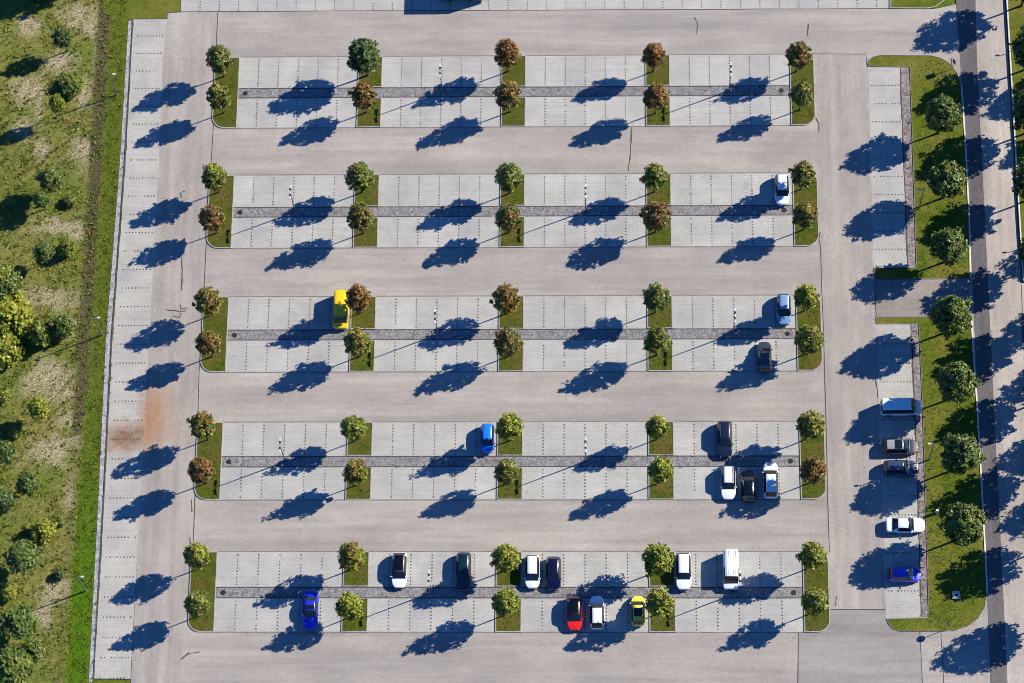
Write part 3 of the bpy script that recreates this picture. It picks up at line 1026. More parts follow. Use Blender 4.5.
# meadow plants: (u, v, kind, width px, height factor, rust, yellow, deep, name, label)
MEAD = [
    (62, 37, 'con', 22, 1.0, .05, .0, .8, 'young_conifer', 'dark blue-green young conifer at the top of the meadow'),
    (57, 103, 'mt', 17, 1.2, 0, .85, 0, 'young_tree', 'slim yellow-green young tree beside the lamp shadow in the upper meadow'),
    (72, 84, 'bush', 27, .55, 0, .35, .0, 'shrub', 'low wide green shrub above the slim yellow tree'),
    (50, 178, 'mt', 26, 1.0, 0, .2, .3, 'young_tree', 'leafy mid green young tree left of the second bay row'),
    (42, 199, 'mt', 20, .8, 0, .2, .3, 'young_tree', 'small green young tree just below the leafy one'),
    (70, 200, 'bush', 14, .75, 0, .3, .1, 'shrub', 'small round green shrub right of the small green tree'),
    (43, 252, 'mt', 23, .9, .08, .1, .5, 'young_tree', 'thin grey-green young tree with pale bare trunk'),
    (67, 247, 'bush', 19, 1.2, 0, .6, 0, 'shrub', 'bright yellow-green shrub right of the grey-green young tree'),
    (3, 280, 'mt', 34, 1.1, 0, .3, .1, 'young_tree', 'green tree cut by the left edge above the pale bush'),
    (8, 316, 'bush', 50, .7, 0, .95, 0, 'shrub', 'big pale yellow-green bush at the left edge'),
    (3, 350, 'bush', 38, .8, 0, .75, 0, 'shrub', 'green bush at the left edge below the pale bush'),
    (40, 332, 'bush', 28, 1.1, .05, .5, .1, 'shrub', 'wide olive shrub with yellow tips in the middle meadow'),
    (62, 326, 'bush', 23, 1.5, 0, .15, .25, 'young_tree', 'upright green young tree beside the olive shrub'),
    (38, 408, 'mt', 22, .9, 0, .9, 0, 'young_tree', 'yellow young tree below the dry straw patch'),
    (3, 395, 'bush', 16, 1.2, 0, .6, .0, 'shrub', 'narrow light green bush at the left edge beside the straw'),
    (4, 452, 'mt', 24, 1.1, .1, .1, .5, 'shrub', 'very dark bush at the left edge of the lower meadow'),
    (16, 432, 'bush', 14, .9, 0, .6, .2, 'shrub', 'small olive bush between the yellow tree and the left edge'),
    (28, 483, 'mt', 25, .85, 0, .1, .3, 'young_tree', 'compact dark green young tree in the lower meadow'),
    (3, 500, 'mt', 24, 1.1, .1, .1, .6, 'shrub', 'black-green bush at the left edge beside the compact tree'),
    (43, 530, 'bush', 26, .8, .05, 1.0, 0, 'shrub', 'golden yellow shrub in the lower meadow'),
    (22, 557, 'mt', 36, 1.0, 0, .1, .35, 'young_tree', 'dense dark green tree below the golden shrub'),
    (8, 592, 'bush', 18, .9, 0, .8, .0, 'shrub', 'yellowish bush at the left edge of the lower meadow'),
    (18, 622, 'mt', 38, .9, 0, .15, .15, 'young_tree', 'broad dark green tree near the bottom left corner'),
    (32, 650, 'bush', 24, 1.0, 0, .3, .3, 'shrub', 'green shrub touching the broad tree near the bottom'),
    (12, 665, 'mt', 40, .9, 0, .2, .2, 'young_tree', 'dark green tree in the bottom left corner'),
    (61, 522, 'bush', 9, .6, 0, .4, .3, 'shrub', 'tiny green shrub right of the golden shrub'),
    (60, 574, 'bush', 11, .9, 0, .1, .6, 'shrub', 'small dark green shrub left of the lowest lamp'),
]
for i, (u, v, kd, wpx, hf, au, ye, dp, nm, lab) in enumerate(MEAD):
    s = wpx / 8.15 / 2.45
    sz = max(0.3, s * hf)
    var = CON[0] if kd == 'con' else BSH[i % 5]
    zc = 1.35 * sz
    if kd == 'con':
        s, sz, zc = wpx / 8.15 / 2.4, 1.0, 4.1
    if kd == 'mt':
        var = MTR[i % 4]
        s, sz, zc = wpx / 8.15 / 2.6, hf, 3.9 * hf
    p = at(u, v, zc)
    p.z = 0.0
    tree(nm, var, p, s, sz, au, ye, dp, lab, 'tree' if 'tree' in nm or 'conifer' in nm else 'shrub', 'trees and shrubs in the meadow')
for u, v, dp in ((88, -22, .6), (74, -36, .8)):
    p = at(u, v)
    tree('roadside_tree', FAR[1 if dp > .7 else 2], p, 0.9, 1.0, 0, .1, dp, 'green tree just beyond the %s of the meadow' % ('top left edge' if dp > .7 else 'top edge'), 'tree', 'trees and shrubs in the meadow')


# weeds and tufts (uncountable)
def tufts(name, pts, smin, smax, seed, ye, au, dp, per=9):
    R = np.random.RandomState(seed)
    V, tint, clp, rise = [], [], [], []
    for (x, y, z0) in pts:
        s = R.uniform(smin, smax)
        cl = R.rand()
        for _ in range(per):
            an, r = R.uniform(0, 2 * PI), s * R.uniform(0, .7)
            b = np.array([x + math.cos(an) * r, y + math.sin(an) * r, z0])
            tip = b + np.array([math.cos(an) * s * .5, math.sin(an) * s * .5, s * R.uniform(.5, 1.1)]) + R.normal(size=3) * s * .15
            sd = np.array([-math.sin(an), math.cos(an), 0]) * s * R.uniform(.12, .26)
            mid = (b + tip) / 2
            V += [b, mid + sd, tip, mid - sd]
            tint.append(R.rand())
            clp.append(cl)
            rise.append(.5)
    nf = len(tint)
    me = mesh(name, V, [tuple(range(i * 4, i * 4 + 4)) for i in range(nf)])
    for nme, arr in (('tint', tint), ('clump', clp), ('rise', rise)):
        q = me.attributes.new(nme, 'FLOAT', 'FACE')
        q.data.foreach_set('value', np.array(arr, dtype=np.float32))
    o = tag(link(name, me, MAT['leaf']), kind='stuff')
    o['autumn'], o['yellow'], o['deep'] = au, ye, dp
    return o


R0 = random.Random(5)
weeds, straw, mown = [], [], []
for _ in range(30000):
    p = Vector((R0.uniform(-36, -3), R0.uniform(-88, 12), 0))
    d = side(p)
    if d < 0.9:
        continue
    dry, verge, ditch, n1, _l = field_vals(p)
    if d < 2.9:
        if R0.random() < .8:
            mown.append((p.x, p.y, 0.0))
    elif dry > .4:
        if R0.random() < .25:
            straw.append((p.x, p.y, 0.0))
    elif R0.random() < .30 + .5 * n1:
        weeds.append((p.x, p.y, 0.02))
    elif R0.random() < .3:
        straw.append((p.x, p.y, 0.0))
tag(tufts('weeds', weeds, .12, .34, 1, .46, .12, .1, 7), 'rough green and olive weeds all over the meadow left of the car park', 'weeds')
tag(tufts('dry_stalks', straw, .12, .32, 2, .75, .40, .0, 7), 'dry brown stalks on the straw patches of the meadow', 'dry grass')
tag(tufts('grass_tufts', mown, .10, .24, 3, .45, 0, .1, 7), 'bright green grass tufts on the verge along the left bays', 'grass')
# small plants growing along the gravel strips
lw = []
for _ in range(240):
    f = R0.random() ** 0.6
    p = LA.lerp(LB, f) + lnor * R0.choice((0.12, 0.12, 0.85, 0.95, 0.8))
    lw.append((p.x + R0.uniform(-.1, .1), p.y, 0.03))
for k in range(NB):
    for _ in range(26 if k > 2 else 12):
        x = R0.uniform(0.5, 68.5)
        lw.append((x, -k * P_ROW - R0.choice((S0, S1)) + R0.uniform(-.15, .15), 0.03))
for _ in range(110):
    v = R0.uniform(70, 617)
    if 267 < v < 325:
        continue
    f = (v - 68) / 549
    p = at(909 + R0.uniform(-8, 1) + 19 * f, v)
    lw.append((p.x, p.y, 0.03))
tag(tufts('strip_weeds', lw, .08, .22, 4, .45, .15, .4, 8), 'small weeds sprouting along the gravel strips and edgings', 'weeds')


it = []
for k in range(NB):
    y0 = -k * P_ROW
    for a, wd_ in ((-2.9, 2.8), (69.2, 2.7), (15.15, 2.8), (33.15, 2.8), (51.15, 2.8)):
        inner = 0 < a < 60
        for _ in range(150):
            x_, y_ = a + R0.uniform(0, wd_), y0 - R0.uniform(.15, D_ROW - .15)
            if inner and y0 - S1 - .1 < y_ < y0 - S0 + .1:
                continue
            if not inner and (y_ < y0 - D_ROW + 1.2 or y_ > y0 - 1.1) and (x_ < -1.9 or x_ > 70.9):
                continue
            it.append((x_, y_, .10))
tag(tufts('island_tufts', it, .06, .16, 8, .25, .12, .1, 7), 'short grass tufts on the kerbed islands', 'grass')
vt = []
while len(vt) < 3000:
    u_, v_ = R0.uniform(918, 985), R0.uniform(60, 628)
    f_ = (v_ - 60) / 570
    if u_ < 914 + 14 * f_ or u_ > 958 + 24 * f_ or 276 < v_ < 320 or v_ > 600 and u_ > 962 or v_ < 90 and u_ > 945:
        continue
    p = at(u_, v_)
    vt.append((p.x, p.y, .07))
tag(tufts('verge_tufts', vt, .06, .15, 9, .3, .05, .1, 7), 'short grass tufts on the lawns of the right verge', 'grass')
# fallen leaves under the rusty trees
V_, F_ = [], []
for r_ in range(5):
    for c_ in range(10):
        (u, v), au, ye, s_ = ISLT[r_][c_]
        q = at(u, v, 4.8)
        for _ in range(int(70 * (au + .15))):
            an, rr = R0.uniform(0, 2 * PI), abs(R0.gauss(0, 1.3))
            x_, y_ = q.x + math.cos(an) * rr, q.y + math.sin(an) * rr
            s2 = R0.uniform(.04, .08)
            a2 = R0.uniform(0, PI)
            dx, dy = math.cos(a2) * s2, math.sin(a2) * s2
            n_ = len(V_)
            z_ = .15
            V_ += [(x_ - dx, y_ - dy, z_), (x_ + dy * .7, y_ - dx * .7, z_ + .02), (x_ + dx, y_ + dy, z_), (x_ - dy * .7, y_ + dx * .7, z_ + .02)]
            F_.append((n_, n_ + 1, n_ + 2, n_ + 3))
tag(link('leaf_litter', mesh('leaf_litter', V_, F_), plain('fallen_leaf', (.22, .11, .03), .8, var=.5, scale=4)), 'fallen brown leaves lying under the island trees', 'leaves', None, 'stuff')

# ------------------------------------------------------------------ lamps, covers, signs
def lamp_double(loc, label):
    t = tag(empty('lamp_post', loc), label, 'street lamp', 'double lamps between the bay rows')
    H = 6.15
    m = MB()
    m.tube([(0, 0, 0), (0, 0, 2.0), (0, 0, H)], [.085, .07, .045], 10)
    m.tube([(0, 0, 0), (0, 0, .06)], [.16, .16], 10)
    link('pole', m.me('pole', False, True), MAT['metal_grey'], t)
    m = MB()
    m.tube([(0, -.55, H - .02), (0, 0, H), (0, .55, H - .02)], [.04, .05, .04], 8)
    link('arm', m.me('arm', False, True), MAT['metal_grey'], t)
    for s in (-1, 1):
        me = bevel_box('lamp_head', .24, .40, .10, .04)
        h = link('lamp_head', me, MAT['metal_white'], t, (0, s * .72, H + .02))
        h.rotation_euler = (-s * .12, 0, 0)
        link('gear_box', bevel_box('gear_box', .25, .24, .16, .03), MAT['black'], h, (0, -s * .36, -.02))
        link('lens', bevel_box('lens', .22, .38, .05, .02), MAT['black'], h, (0, 0, -.075))
    return t


LROW = [(440, 731), (290.5, 585.5), (435, 735), (280, 585.5), (428.7, 740)]
LTOP = [70, 190.5, 315, 446, 577]
for k in range(NB):
    for j, u in enumerate(LROW[k]):
        x = at(u, LTOP[k], 6.0).x
        lamp_double((x, -k * P_ROW - (S0 + S1) / 2, 0.03), 'double-headed grey lamp post on the gravel strip of the %s row, %s of its two' % (ROWN[k], 'left' if j == 0 else 'right'))


def lamp_single(loc, rz, label, H=6.0):
    t = tag(empty('lamp_post', loc, rz), label, 'street lamp', 'single lamps along the edges')
    m = MB()
    m.tube([(0, 0, 0), (0, 0, 2.0), (0, 0, H)], [.09, .075, .05], 10)
    m.tube([(0, 0, 0), (0, 0, .06)], [.17, .17], 10)
    link('pole', m.me('pole', False, True), MAT['metal_grey'], t)
    m = MB()
    m.tube([(0, 0, H - .05), (.25, 0, H + .02), (.45, 0, H + .04)], [.05, .045, .04], 8)
    link('arm', m.me('arm', False, True), MAT['metal_grey'], t)
    h = link('lamp_head', bevel_box('lamp_head', .42, .22, .12, .045), MAT['metal_white'], t, (.55, 0, H + .06))
    link('lens', bevel_box('lens', .32, .16, .04, .015), MAT['lamp_glass'], h, (0, 0, -.075))
    return t


for (u, v, rz, lab) in ((117, 95, 0, 'single grey lamp post in the meadow verge, topmost on the left side'),
                        (102, 335.5, 0, 'single grey lamp post in the meadow verge, middle one on the left side'),
                        (86, 591, 0, 'single grey lamp post in the meadow verge, lowest on the left side'),
                        (919, 209, PI, 'single grey lamp post on the upper lawn of the right verge'),
                        (929, 460, PI, 'single grey lamp post on the lower lawn beside the parked cars'),
                        (1066, 32, PI, 'single grey lamp post beyond the road, upper one'),
                        (1075, 228, PI, 'single grey lamp post beyond the road, lower one')):
    p = at(u, v)
    lamp_single((p.x, p.y, 0.0), rz, lab)

for k in range(NB):
    for j, x in enumerate((0.95, 67.9)):
        m = MB()
        pts, f = [], []
        m.tube([(0, 0, 0), (0, 0, .03)], [.31, .31], 16)
        o = link('drain_cover', m.me('drain_cover', False, True), MAT['iron'], None, (x, -k * P_ROW - (S0 + S1) / 2, 0.036))
        tag(o, 'round dark drain cover at the %s end of the %s row gravel strip' % ('left' if j == 0 else 'right', ROWN[k]), 'drain cover', 'drain covers in the gravel strips')
        g = MB()
        for q in range(5):
            g.box(-.16 + .08 * q, 0, .034, .03, .36 - .05 * abs(q - 2), .008)
        link('grate', g.me('grate'), MAT['metal_grey'] if False else MAT['black'], o)

# utility shaft in the lower lawn
p = at(956, 595.5)
t = tag(empty('shaft_cover', (p.x, p.y, 0.1)), 'pale square concrete shaft cover with dark centre in the lower lawn', 'shaft cover')
link('slab', bevel_box('slab', .92, .92, .16, .03), MAT['concrete'], t, (0, 0, .06))
m = MB()
m.tube([(0, 0, .14), (0, 0, .155)], [.17, .17], 14)
link('lid', m.me('lid', False, True), MAT['iron'], t)

# white marker cabinet near the lowest verge tree
p = at(936.5, 513)
t = tag(empty('utility_cabinet', (p.x, p.y, 0.1)), 'small white utility cabinet in the tree shade on the right verge', 'cabinet')
link('housing', bevel_box('housing', .30, .24, .95, .03), MAT['metal_white'], t, (0, 0, .52))
link('plinth', bevel_box('plinth', .36, .30, .10, .02), MAT['concrete'], t, (0, 0, .04))
link('cap', bevel_box('cap', .34, .28, .05, .015), MAT['metal_white'], t, (0, 0, 1.02))


def sign(loc, kind, label):
    t = tag(empty('traffic_sign', loc, SUN_AZ if kind == 'round' else SUN_AZ + .15), label, 'traffic sign', 'signs on the right verge')
    m = MB()
    m.tube([(0, 0, 0), (0, 0, 2.35)], [.038, .038], 8)
    link('post', m.me('post', False, True), MAT['metal_grey'], t)
    m = MB()
    if kind == 'round':
        m.tube([(.045, 0, 2.15), (.065, 0, 2.15)], [.38, .38], 24)
    else:
        m.box(.055, 0, 2.0, .02, .62, .85)
    link('panel', m.me('panel', False, True), MAT['metal_grey'], t)


p = at(946, 629.5)
sign((p.x, p.y, .1), 'round', 'round traffic sign on a post at the bottom corner of the right verge')
p = at(952, 69)
sign((p.x, p.y, .1), 'rect', 'rectangular traffic sign on a post at the top corner of the right verge')


# ------------------------------------------------------------------ vehicles
def lathe_wheel(r, wd):
    prof = [(r * .62, -wd / 2), (r * .93, -wd / 2), (r, -wd / 2 + .03), (r, wd / 2 - .03), (r * .93, wd / 2), (r * .62, wd / 2)]
    m = MB()
    S = 20
    for i in range(S):
        an = 2 * PI * i / S
        for rr, y in prof:
            m.v.append((rr * math.cos(an), y, rr * math.sin(an)))
    n = len(prof)
    for i in range(S):
        j = (i + 1) % S
        for k in range(n - 1):
            m.f.append((i * n + k, j * n + k, j * n + k + 1, i * n + k + 1))
    return m.me('tyre', True, True)


def rim_mesh(r, wd):
    m = MB()
    m.tube([(0, -wd / 2 + .02, 0), (0, wd / 2 - .02, 0)], [r * .63, r * .63], 16)
    for k in range(5):
        an = 2 * PI * k / 5
        rot = Matrix.Rotation(-an, 3, 'Y')
        for s in (-1, 1):
            c = rot @ Vector((r * .3, 0, 0))
            m.box(c.x, s * (wd / 2 - .012), c.z, r * .5, .02, .05, rot)
    return m.me('rim', False, True)


WHEEL, RIM = lathe_wheel(.31, .20), rim_mesh(.31, .20)
WHEELB, RIMB = lathe_wheel(.40, .26), rim_mesh(.40, .26)
for mm, k in ((WHEEL, 'rubber'), (RIM, 'rim'), (WHEELB, 'rubber'), (RIMB, 'rim')):
    mm.materials.append(MAT[k])

# where along the length (0 rear .. 1 front) the rear window, roof and windscreen lie
TYPES = {
    'hatch': dict(rw=(.02, .13), ws=(.58, .76), belt=.92, hood=.86, front=.66, tail=.84),
    'suv':   dict(rw=(.015, .10), ws=(.60, .75), belt=1.0, hood=.98, front=.78, tail=.95),
    'wagon': dict(rw=(.015, .09), ws=(.56, .72), belt=.93, hood=.88, front=.66, tail=.88),
    'sedan': dict(rw=(.16, .30), ws=(.55, .71), belt=.92, hood=.86, front=.66, tail=.92),
    'mini':  dict(rw=(.015, .10), ws=(.62, .79), belt=.92, hood=.88, front=.68, tail=.86),
    'van':   dict(rw=(.005, .035), ws=(.74, .87), belt=1.1, hood=1.05, front=.80, tail=1.05),
}


def smooth(x):
    x = min(1, max(0, x))
    return x * x * (3 - 2 * x)


def make_car(name, loc, rz, typ, L, W, H, pm, label, cat='car', roof=None, sunroof=None, rails=False, ribs=False, cargo=False):
    T = TYPES[typ]
    t0, t1 = T['rw']
    t2, t3 = T['ws']
    root = tag(empty(name, loc, rz), label, cat, 'parked vehicles')
    ts = sorted(set([round(x, 4) for x in
                     [0, .004, .012, .025, .05] + list(np.linspace(t0, t1, 5)) + list(np.linspace(t1, t2, 12)) + list(np.linspace(t2, t3, 6)) +
                     list(np.linspace(t3, .93, 7)) + [.955, .972, .986, .995, 1.0] + ([.08, .12] if t0 > .1 else [])]))
    axf, axr = .80, .185
    NJ = 17

    def prof(t):
        if t < .5:
            belt = T['belt'] + (T['tail'] - T['belt']) * smooth((.30 - t) / .30)
        else:
            belt = T['belt'] + (T['hood'] - T['belt']) * smooth((t - .5) / .22)
        belt += (T['front'] - T['hood']) * smooth((t - .76) / .26) ** 1.3
        base = belt + .035
        if t <= t0:
            k = 0.0
        elif t < t1:
            k = ((t - t0) / (t1 - t0))
            k = k ** .85
        elif t <= t2:
            k = 1.0
        elif t < t3:
            k = 1 - ((t - t2) / (t3 - t2)) ** 1.12
        else:
            k = 0.0
        f = (t - t1) / max(.01, t2 - t1)
        arc = -0.05 * (2 * f - 1) ** 2 * (1 if 0 <= f <= 1 else 1)
        top = base + (H - base) * k + (arc if k >= .999 else arc * k)
        return belt, top, k

    def half(t):
        e = abs(2 * t - 1)
        wv = W / 2 * (1 - (.06 if typ != 'van' else .03) * e ** 4)
        d_ = min(t, 1 - t) * L
        rc = .80 if (t > .5 and typ != 'van') else .42
        if d_ < rc:
            wv -= (rc - math.sqrt(max(0, rc * rc - (rc - d_) ** 2))) * .72
        return wv

    wr = W / 2 * (.66 if typ != 'van' else .80)

    def section(t):
        belt, top, k = prof(t)
        wv = half(t)
        x = (t - .5) * L
        zb = .20
        for ax in (axf, axr):
            d = abs(t - ax) * L
            if d < .40:
                zb = max(zb, .16 + math.sqrt(max(0, .40 ** 2 - d * d)) * 1.15)
        endf = max(0, (abs(2 * t - 1) - .965) / .035)
        zb += .06 * endf
        g = wv * .90 + (min(wr, wv * .9) - wv * .90) * k
        top -= .10 * endf * (1 - k)
        belt2 = belt - .08 * endf
        h = [(wv * .90, zb), (wv * .985, max(zb + .05, .34)), (wv, max(zb + .08, .58)), (wv * .985, belt2 - .06), (wv * .94, max(belt2, 0)),
             (g, top - .055 * (.35 + .65 * k)), (g * .94, top - .018), (g * .5, top + .012), (0, top + .02)]
        full = [(x, -y, z) for y, z in h] + [(x, y, z) for y, z in h[-2::-1]]
        return full

    G = [section(t) for t in ts]
    V = [p for s in G for p in s]
    F = []
    ns = len(ts)
    for i in range(ns - 1):
        for j in range(NJ - 1):
            F.append((i * NJ + j, (i + 1) * NJ + j, (i + 1) * NJ + j + 1, i * NJ + j + 1))
        F.append((i * NJ + NJ - 1, (i + 1) * NJ + NJ - 1, (i + 1) * NJ, i * NJ))
    F.append(tuple(range(NJ)))
    F.append(tuple((ns - 1) * NJ + j for j in reversed(range(NJ))))
    bme = mesh('body', V, F, True)
    bm = bmesh.new()
    bm.from_mesh(bme)
    bmesh.ops.recalc_face_normals(bm, faces=bm.faces[:])
    bm.to_mesh(bme)
    bm.free()
    link('body', bme, pm, root)
    Gv = np.array(G)

    def patch(nm, ta, tb, ja, jb, mat, off=.008, ins=0.0, par=None, shrink=0.0):
        ids = [i for i, t in enumerate(ts) if ta - 1e-4 <= t <= tb + 1e-4]
        pts = np.array([[Gv[i, j] for j in range(ja, jb + 1)] for i in ids])
        if shrink or ins:
            # pull the ends in a little so the frame shows
            a, b = pts[0].copy(), pts[-1].copy()
            pts[0] = a + (pts[1] - a) * ins
            pts[-1] = b + (pts[-2] - b) * ins
            c, d = pts[:, 0].copy(), pts[:, -1].copy()
            pts[:, 0] = c + (pts[:, 1] - c) * shrink
            pts[:, -1] = d + (pts[:, -2] - d) * shrink
        # outward offset
        n_i, n_j = pts.shape[:2]
        out = np.zeros_like(pts)
        for i in range(n_i):
            for j in range(n_j):
                du = pts[min(i + 1, n_i - 1), j] - pts[max(i - 1, 0), j]
                dv = pts[i, min(j + 1, n_j - 1)] - pts[i, max(j - 1, 0)]
                nn = np.cross(du, dv)
                nn /= np.linalg.norm(nn) + 1e-9
                if nn[2] < 0 and abs(nn[2]) > .2:
                    nn = -nn
                elif abs(nn[2]) <= .2 and nn[1] * pts[i, j, 1] < 0:
                    nn = -nn
                out[i, j] = pts[i, j] + nn * off
        v = [tuple(out[i, j]) for i in range(n_i) for j in range(n_j)]
        f = [(i * n_j + j, (i + 1) * n_j + j, (i + 1) * n_j + j + 1, i * n_j + j + 1) for i in range(n_i - 1) for j in range(n_j - 1)]
        return link(nm, mesh(nm, v, f, True), mat, par or root)

    patch('windscreen', t2, t3, 5, 11, MAT['glass'], .010, .12, shrink=.15)
    if not cargo:
        patch('rear_window', t0, t1, 5, 11, MAT['glass'], .010, .1, shrink=.2)
    tm = t2 + (t3 - t2) * .62
    ta_ = t1 if not cargo else t1 + (t2 - t1) * .62
    sa = [t for t in ts if t >= ta_ - 1e-4][0]
    patch('side_window', sa, tm, 4, 5, MAT['glass'], .010, .0).data.name = 'side_window'
    patch('side_window', sa, tm, 11, 12, MAT['glass'], .010, .0)
    if roof is not None:
        patch('roof_panel', t1, t2, 5, 11, roof, .006, 0.0)
    if sunroof is not None:
        lo, hi, jj = sunroof
        ids = [t for t in ts if t1 <= t <= t2]
        ta = min(ids, key=lambda t: abs(t - (t1 + (t2 - t1) * lo)))
        tb_ = min(ids, key=lambda t: abs(t - (t1 + (t2 - t1) * hi)))
        patch('sunroof', ta, tb_, 6, 10, MAT['glass'], .014, 0, shrink=jj)
    for s in (-1, 1):
        wv = half(.96)
        hl = link('headlight', bevel_box('headlight', .26, .30, .13, .04), MAT['lamp_glass'], root, (L * .5 - .15, s * (wv - .22), T['front'] - .06))
        hl.rotation_euler = (0, .35, -s * .35)
        tl = link('tail_light', bevel_box('tail_light', .12, .20, .26, .03), MAT['lamp_red'], root, (-L * .5 + .09, s * (half(.03) - .17), T['tail'] - .24))
        zc = T['belt'] + .03
        mo = link('mirror', bevel_box('mirror', .13, .20, .13, .045), pm, root, ((t3 - .05 - .5) * L - .05, s * (W / 2 + .055), zc))
        for ax in (axf, axr):
            wh = link('wheel', WHEEL, None, root, ((ax - .5) * L, s * (W / 2 - .115), .31))
            link('rim', RIM, None, wh)
    link('grille', bevel_box('grille', .05, W * .42, .12, .02), MAT['black'], root, (L * .5 - .015, 0, T['front'] - .18))
    link('bumper', bevel_box('bumper', .10, W * .74, .16, .04), MAT['black'], root, (L * .5 - .04, 0, .33))
    if rails:
        for s in (-1, 1):
            m = MB()
            pts = []
            for t in np.linspace(t1 + .01, t2 - .02, 6):
                b_, tp, k_ = prof(t)
                pts.append(((t - .5) * L, s * wr * .90, tp + .03))
            m.tube(pts, [.022] * 6, 6)
            link('roof_rail', m.me('roof_rail', True, True), MAT['black'], root)
    if ribs:
        m = MB()
        for y in np.linspace(-wr * .72, wr * .72, 5):
            m.box((t1 + t2) / 2 * L - L / 2, y, H + .004, (t2 - t1) * L * .86, .05, .03)
        link('roof_rib', m.me('roof_rib'), pm, root)
    return root


PT = {
    'white': paint('white', (.66, .70, .72)),
    'cream': paint('warm_white', (.60, .66, .70)),
    'silver': paint('silver', (.52, .54, .56), .3),
    'steel': paint('light_blue_metal', (.20, .33, .55), .25),
    'grey': paint('dark_grey', (.030, .040, .055)),
    'charcoal': paint('charcoal_blue', (.008, .013, .034)),
    'black': paint('black', (.002, .002, .004)),
    'navy': paint('navy', (.003, .004, .028)),
    'blue': paint('bright_blue', (.010, .16, .72)),
    'royal': paint('royal_blue', (.012, .025, .50)),
    'teal': paint('dark_teal', (.002, .020, .030)),
    'red': paint('red', (.62, .012, .010)),
    'yellow': paint('yellow', (.80, .50, .006)),
    'lemon': paint('pale_yellow', (.62, .54, .06)),
    'midgrey': paint('mid_grey', (.040, .048, .060)),
    'roofgrey': paint('grey_roof', (.24, .26, .28)),
    'slate': paint('slate_blue', (.030, .048, .095)),
    'gloss': paint('black_roof', (.002, .002, .003)),
}
S_, N_, E_ = -PI / 2, PI / 2, 0.0
CARS = [
    (782, 189.5, S_, 'suv', 4.05, 1.74, 1.55, 'white', 'white hatchback beside the rightmost island of the second row', {}),
    (784, 308.8, S_, 'hatch', 3.95, 1.70, 1.50, 'steel', 'light blue hatchback beside the rightmost island of the middle row', {}),
    (764.5, 356.5, N_, 'hatch', 3.85, 1.70, 1.48, 'grey', 'dark grey hatchback in tree shade below the light blue car', {}),
    (341, 310.5, S_, 'van', 4.70, 1.84, 1.92, 'yellow', 'bright yellow delivery van partly shaded by a rusty tree', dict(cargo=True)),
    (487.3, 438, S_, 'mini', 3.60, 1.62, 1.48, 'blue', 'bright blue small car in the upper bays of the fourth row', {}),
    (724.7, 439, S_, 'wagon', 4.55, 1.82, 1.55, 'charcoal', 'charcoal estate car above the parked white one in the fourth row', dict(rails=True)),
    (728.3, 482.5, S_, 'wagon', 4.15, 1.74, 1.52, 'white', 'white estate car with dark roof rails in the fourth row', dict(rails=True)),
    (748.5, 485.5, N_, 'hatch', 4.0, 1.74, 1.48, 'black', 'black car between two white cars in the fourth row', {}),
    (770.6, 480, N_, 'suv', 4.45, 1.80, 1.58, 'cream', 'white car half shaded, right of the black car', {}),
    (399.5, 570, S_, 'hatch', 4.30, 1.78, 1.50, 'white', 'white car with black roof in the bottom row', dict(roof='gloss')),
    (463.5, 571.5, S_, 'wagon', 4.65, 1.76, 1.42, 'teal', 'dark teal old estate car in the bottom row', {}),
    (532.3, 571.5, S_, 'mini', 4.05, 1.74, 1.58, 'white', 'white compact car next to the navy car in the bottom row', {}),
    (553.5, 573, S_, 'hatch', 4.0, 1.76, 1.52, 'navy', 'navy blue car right of the white compact in the bottom row', {}),
    (683.5, 571, S_, 'suv', 4.50, 1.82, 1.60, 'white', 'large white car with blue windscreen in the bottom row', {}),
    (731, 570, S_, 'van', 4.65, 1.90, 2.0, 'white', 'white van with ribbed roof in the bottom row', dict(ribs=True, cargo=True)),
    (574.6, 613, S_, 'hatch', 4.10, 1.76, 1.55, 'red', 'red car with black roof in the lower bays, bottom row', dict(roof='gloss')),
    (597, 612.5, N_, 'hatch', 4.0, 1.74, 1.52, 'white', 'white car beside the red one in the bottom row', {}),
    (638, 610.5, N_, 'mini', 3.60, 1.66, 1.48, 'lemon', 'pale yellow small car with black sunroof', dict(sunroof=(.25, .85, .15))),
    (310.5, 610, S_, 'sedan', 4.65, 1.80, 1.42, 'royal', 'royal blue saloon with sunroof in the lower left bays', dict(sunroof=(.45, .9, .2))),
    (900.5, 407.5, E_, 'van', 4.85, 1.90, 1.95, 'cream', 'white people carrier half in tree shade in the right bays', {}),
    (900, 446.5, E_, 'hatch', 4.25, 1.78, 1.48, 'midgrey', 'dark grey car with grey roof and black sunroof in the right bays', dict(sunroof=(.5, .95, 0), roof='roofgrey')),
    (901, 467.5, E_, 'wagon', 4.15, 1.76, 1.48, 'slate', 'dark slate blue estate car in the right bays', {}),
    (905.5, 525, E_, 'sedan', 4.60, 1.80, 1.45, 'cream', 'white saloon nosing over the gravel strip in the right bays', {}),
    (904.5, 574.5, E_, 'hatch', 3.85, 1.72, 1.48, 'royal', 'royal blue hatchback in deep tree shade, lowest in the right bays', {}),
]
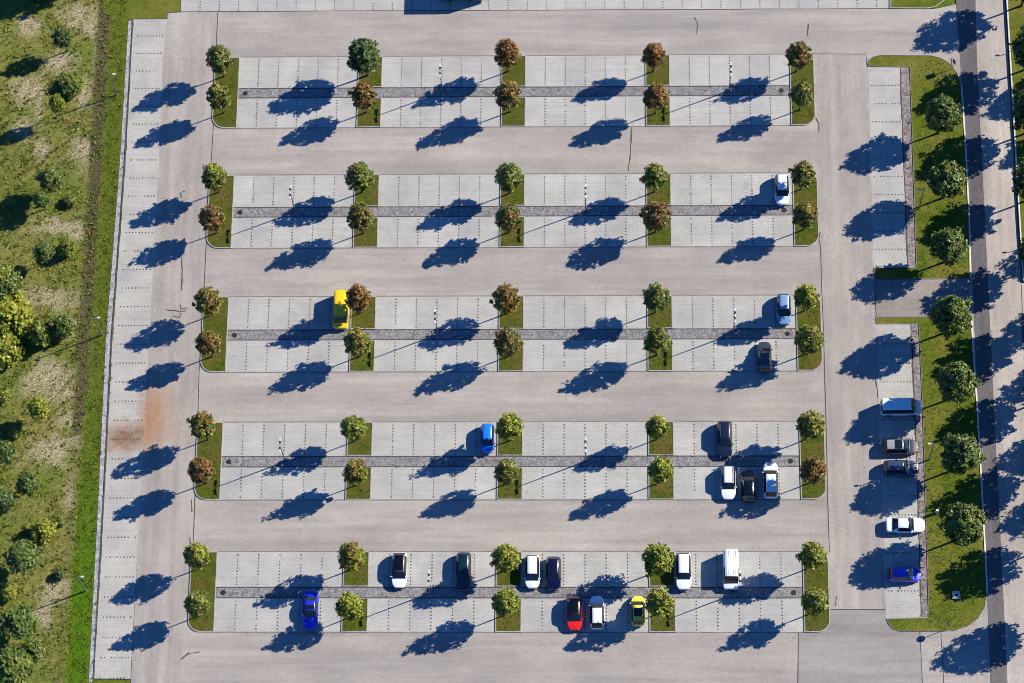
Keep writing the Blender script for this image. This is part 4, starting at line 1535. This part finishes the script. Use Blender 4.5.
for u, v, rz, typ, L, W, H, pn, lab, kw in CARS:
    p = at(u, v, .75)
    p.z = .034
    kw = dict(kw)
    H *= 1.05
    if 'roof' in kw:
        kw['roof'] = PT[kw['roof']]
    isvan = typ == 'van'
    make_car('parked_van' if isvan else 'parked_car', p, rz + rng.uniform(-.012, .012), typ, L, W, H, PT[pn], lab, 'van' if isvan else 'car', **kw)

# box truck standing across the top bays (only its foot reaches into the picture)
p = at(486.5, 2.2)
t = tag(empty('box_truck', (p.x - 3.05, p.y + 1.22, 0.034), 0), 'tall box truck standing across the top bays at the upper edge', 'truck')
link('cargo_box', bevel_box('cargo_box', 4.3, 2.4, 2.5, .04), PT['white'], t, (-.85, 0, 1.98))
cab = MB()
prof_ = [(1.34, .45), (3.02, .45), (3.05, 1.15), (2.78, 2.05), (2.55, 3.15), (1.34, 3.2)]
n = len(prof_)
for y in (-1.18, 1.18):
    for x_, z_ in prof_:
        cab.v.append((x_, y, z_))
cab.f = [tuple(range(n)), tuple(reversed(range(n, 2 * n)))] + [(i, i + n, (i + 1) % n + n, (i + 1) % n) for i in range(n)]
link('cab', cab.me('cab', False, True), PT['white'], t)
gm = MB()
gm.quad((2.80, -1.05, 2.06), (2.80, 1.05, 2.06), (2.585, 1.05, 3.05), (2.585, -1.05, 3.05))
link('windscreen', gm.me('windscreen'), MAT['glass'], t)
for s in (-1, 1):
    gm = MB()
    gm.quad((1.55, s * 1.186, 1.75), (2.7, s * 1.186, 1.75), (2.5, s * 1.186, 2.7), (1.55, s * 1.186, 2.7))
    link('side_window', gm.me('side_window'), MAT['glass'], t)
    link('headlight', bevel_box('headlight', .1, .32, .2, .03), MAT['lamp_glass'], t, (3.02, s * .85, .85))
    for x_ in (-2.1, 2.1):
        wh = link('wheel', WHEELB, None, t, (x_, s * 1.02, .40))
        link('rim', RIMB, None, wh)
link('chassis', bevel_box('chassis', 5.6, 1.1, .22, .03), MAT['black'], t, (-.1, 0, .62))

scene.cycles.pixel_filter_type = 'BLACKMAN_HARRIS'
scene.cycles.filter_width = 0.9
scene.render.resolution_x = 1024
scene.render.resolution_y = 683
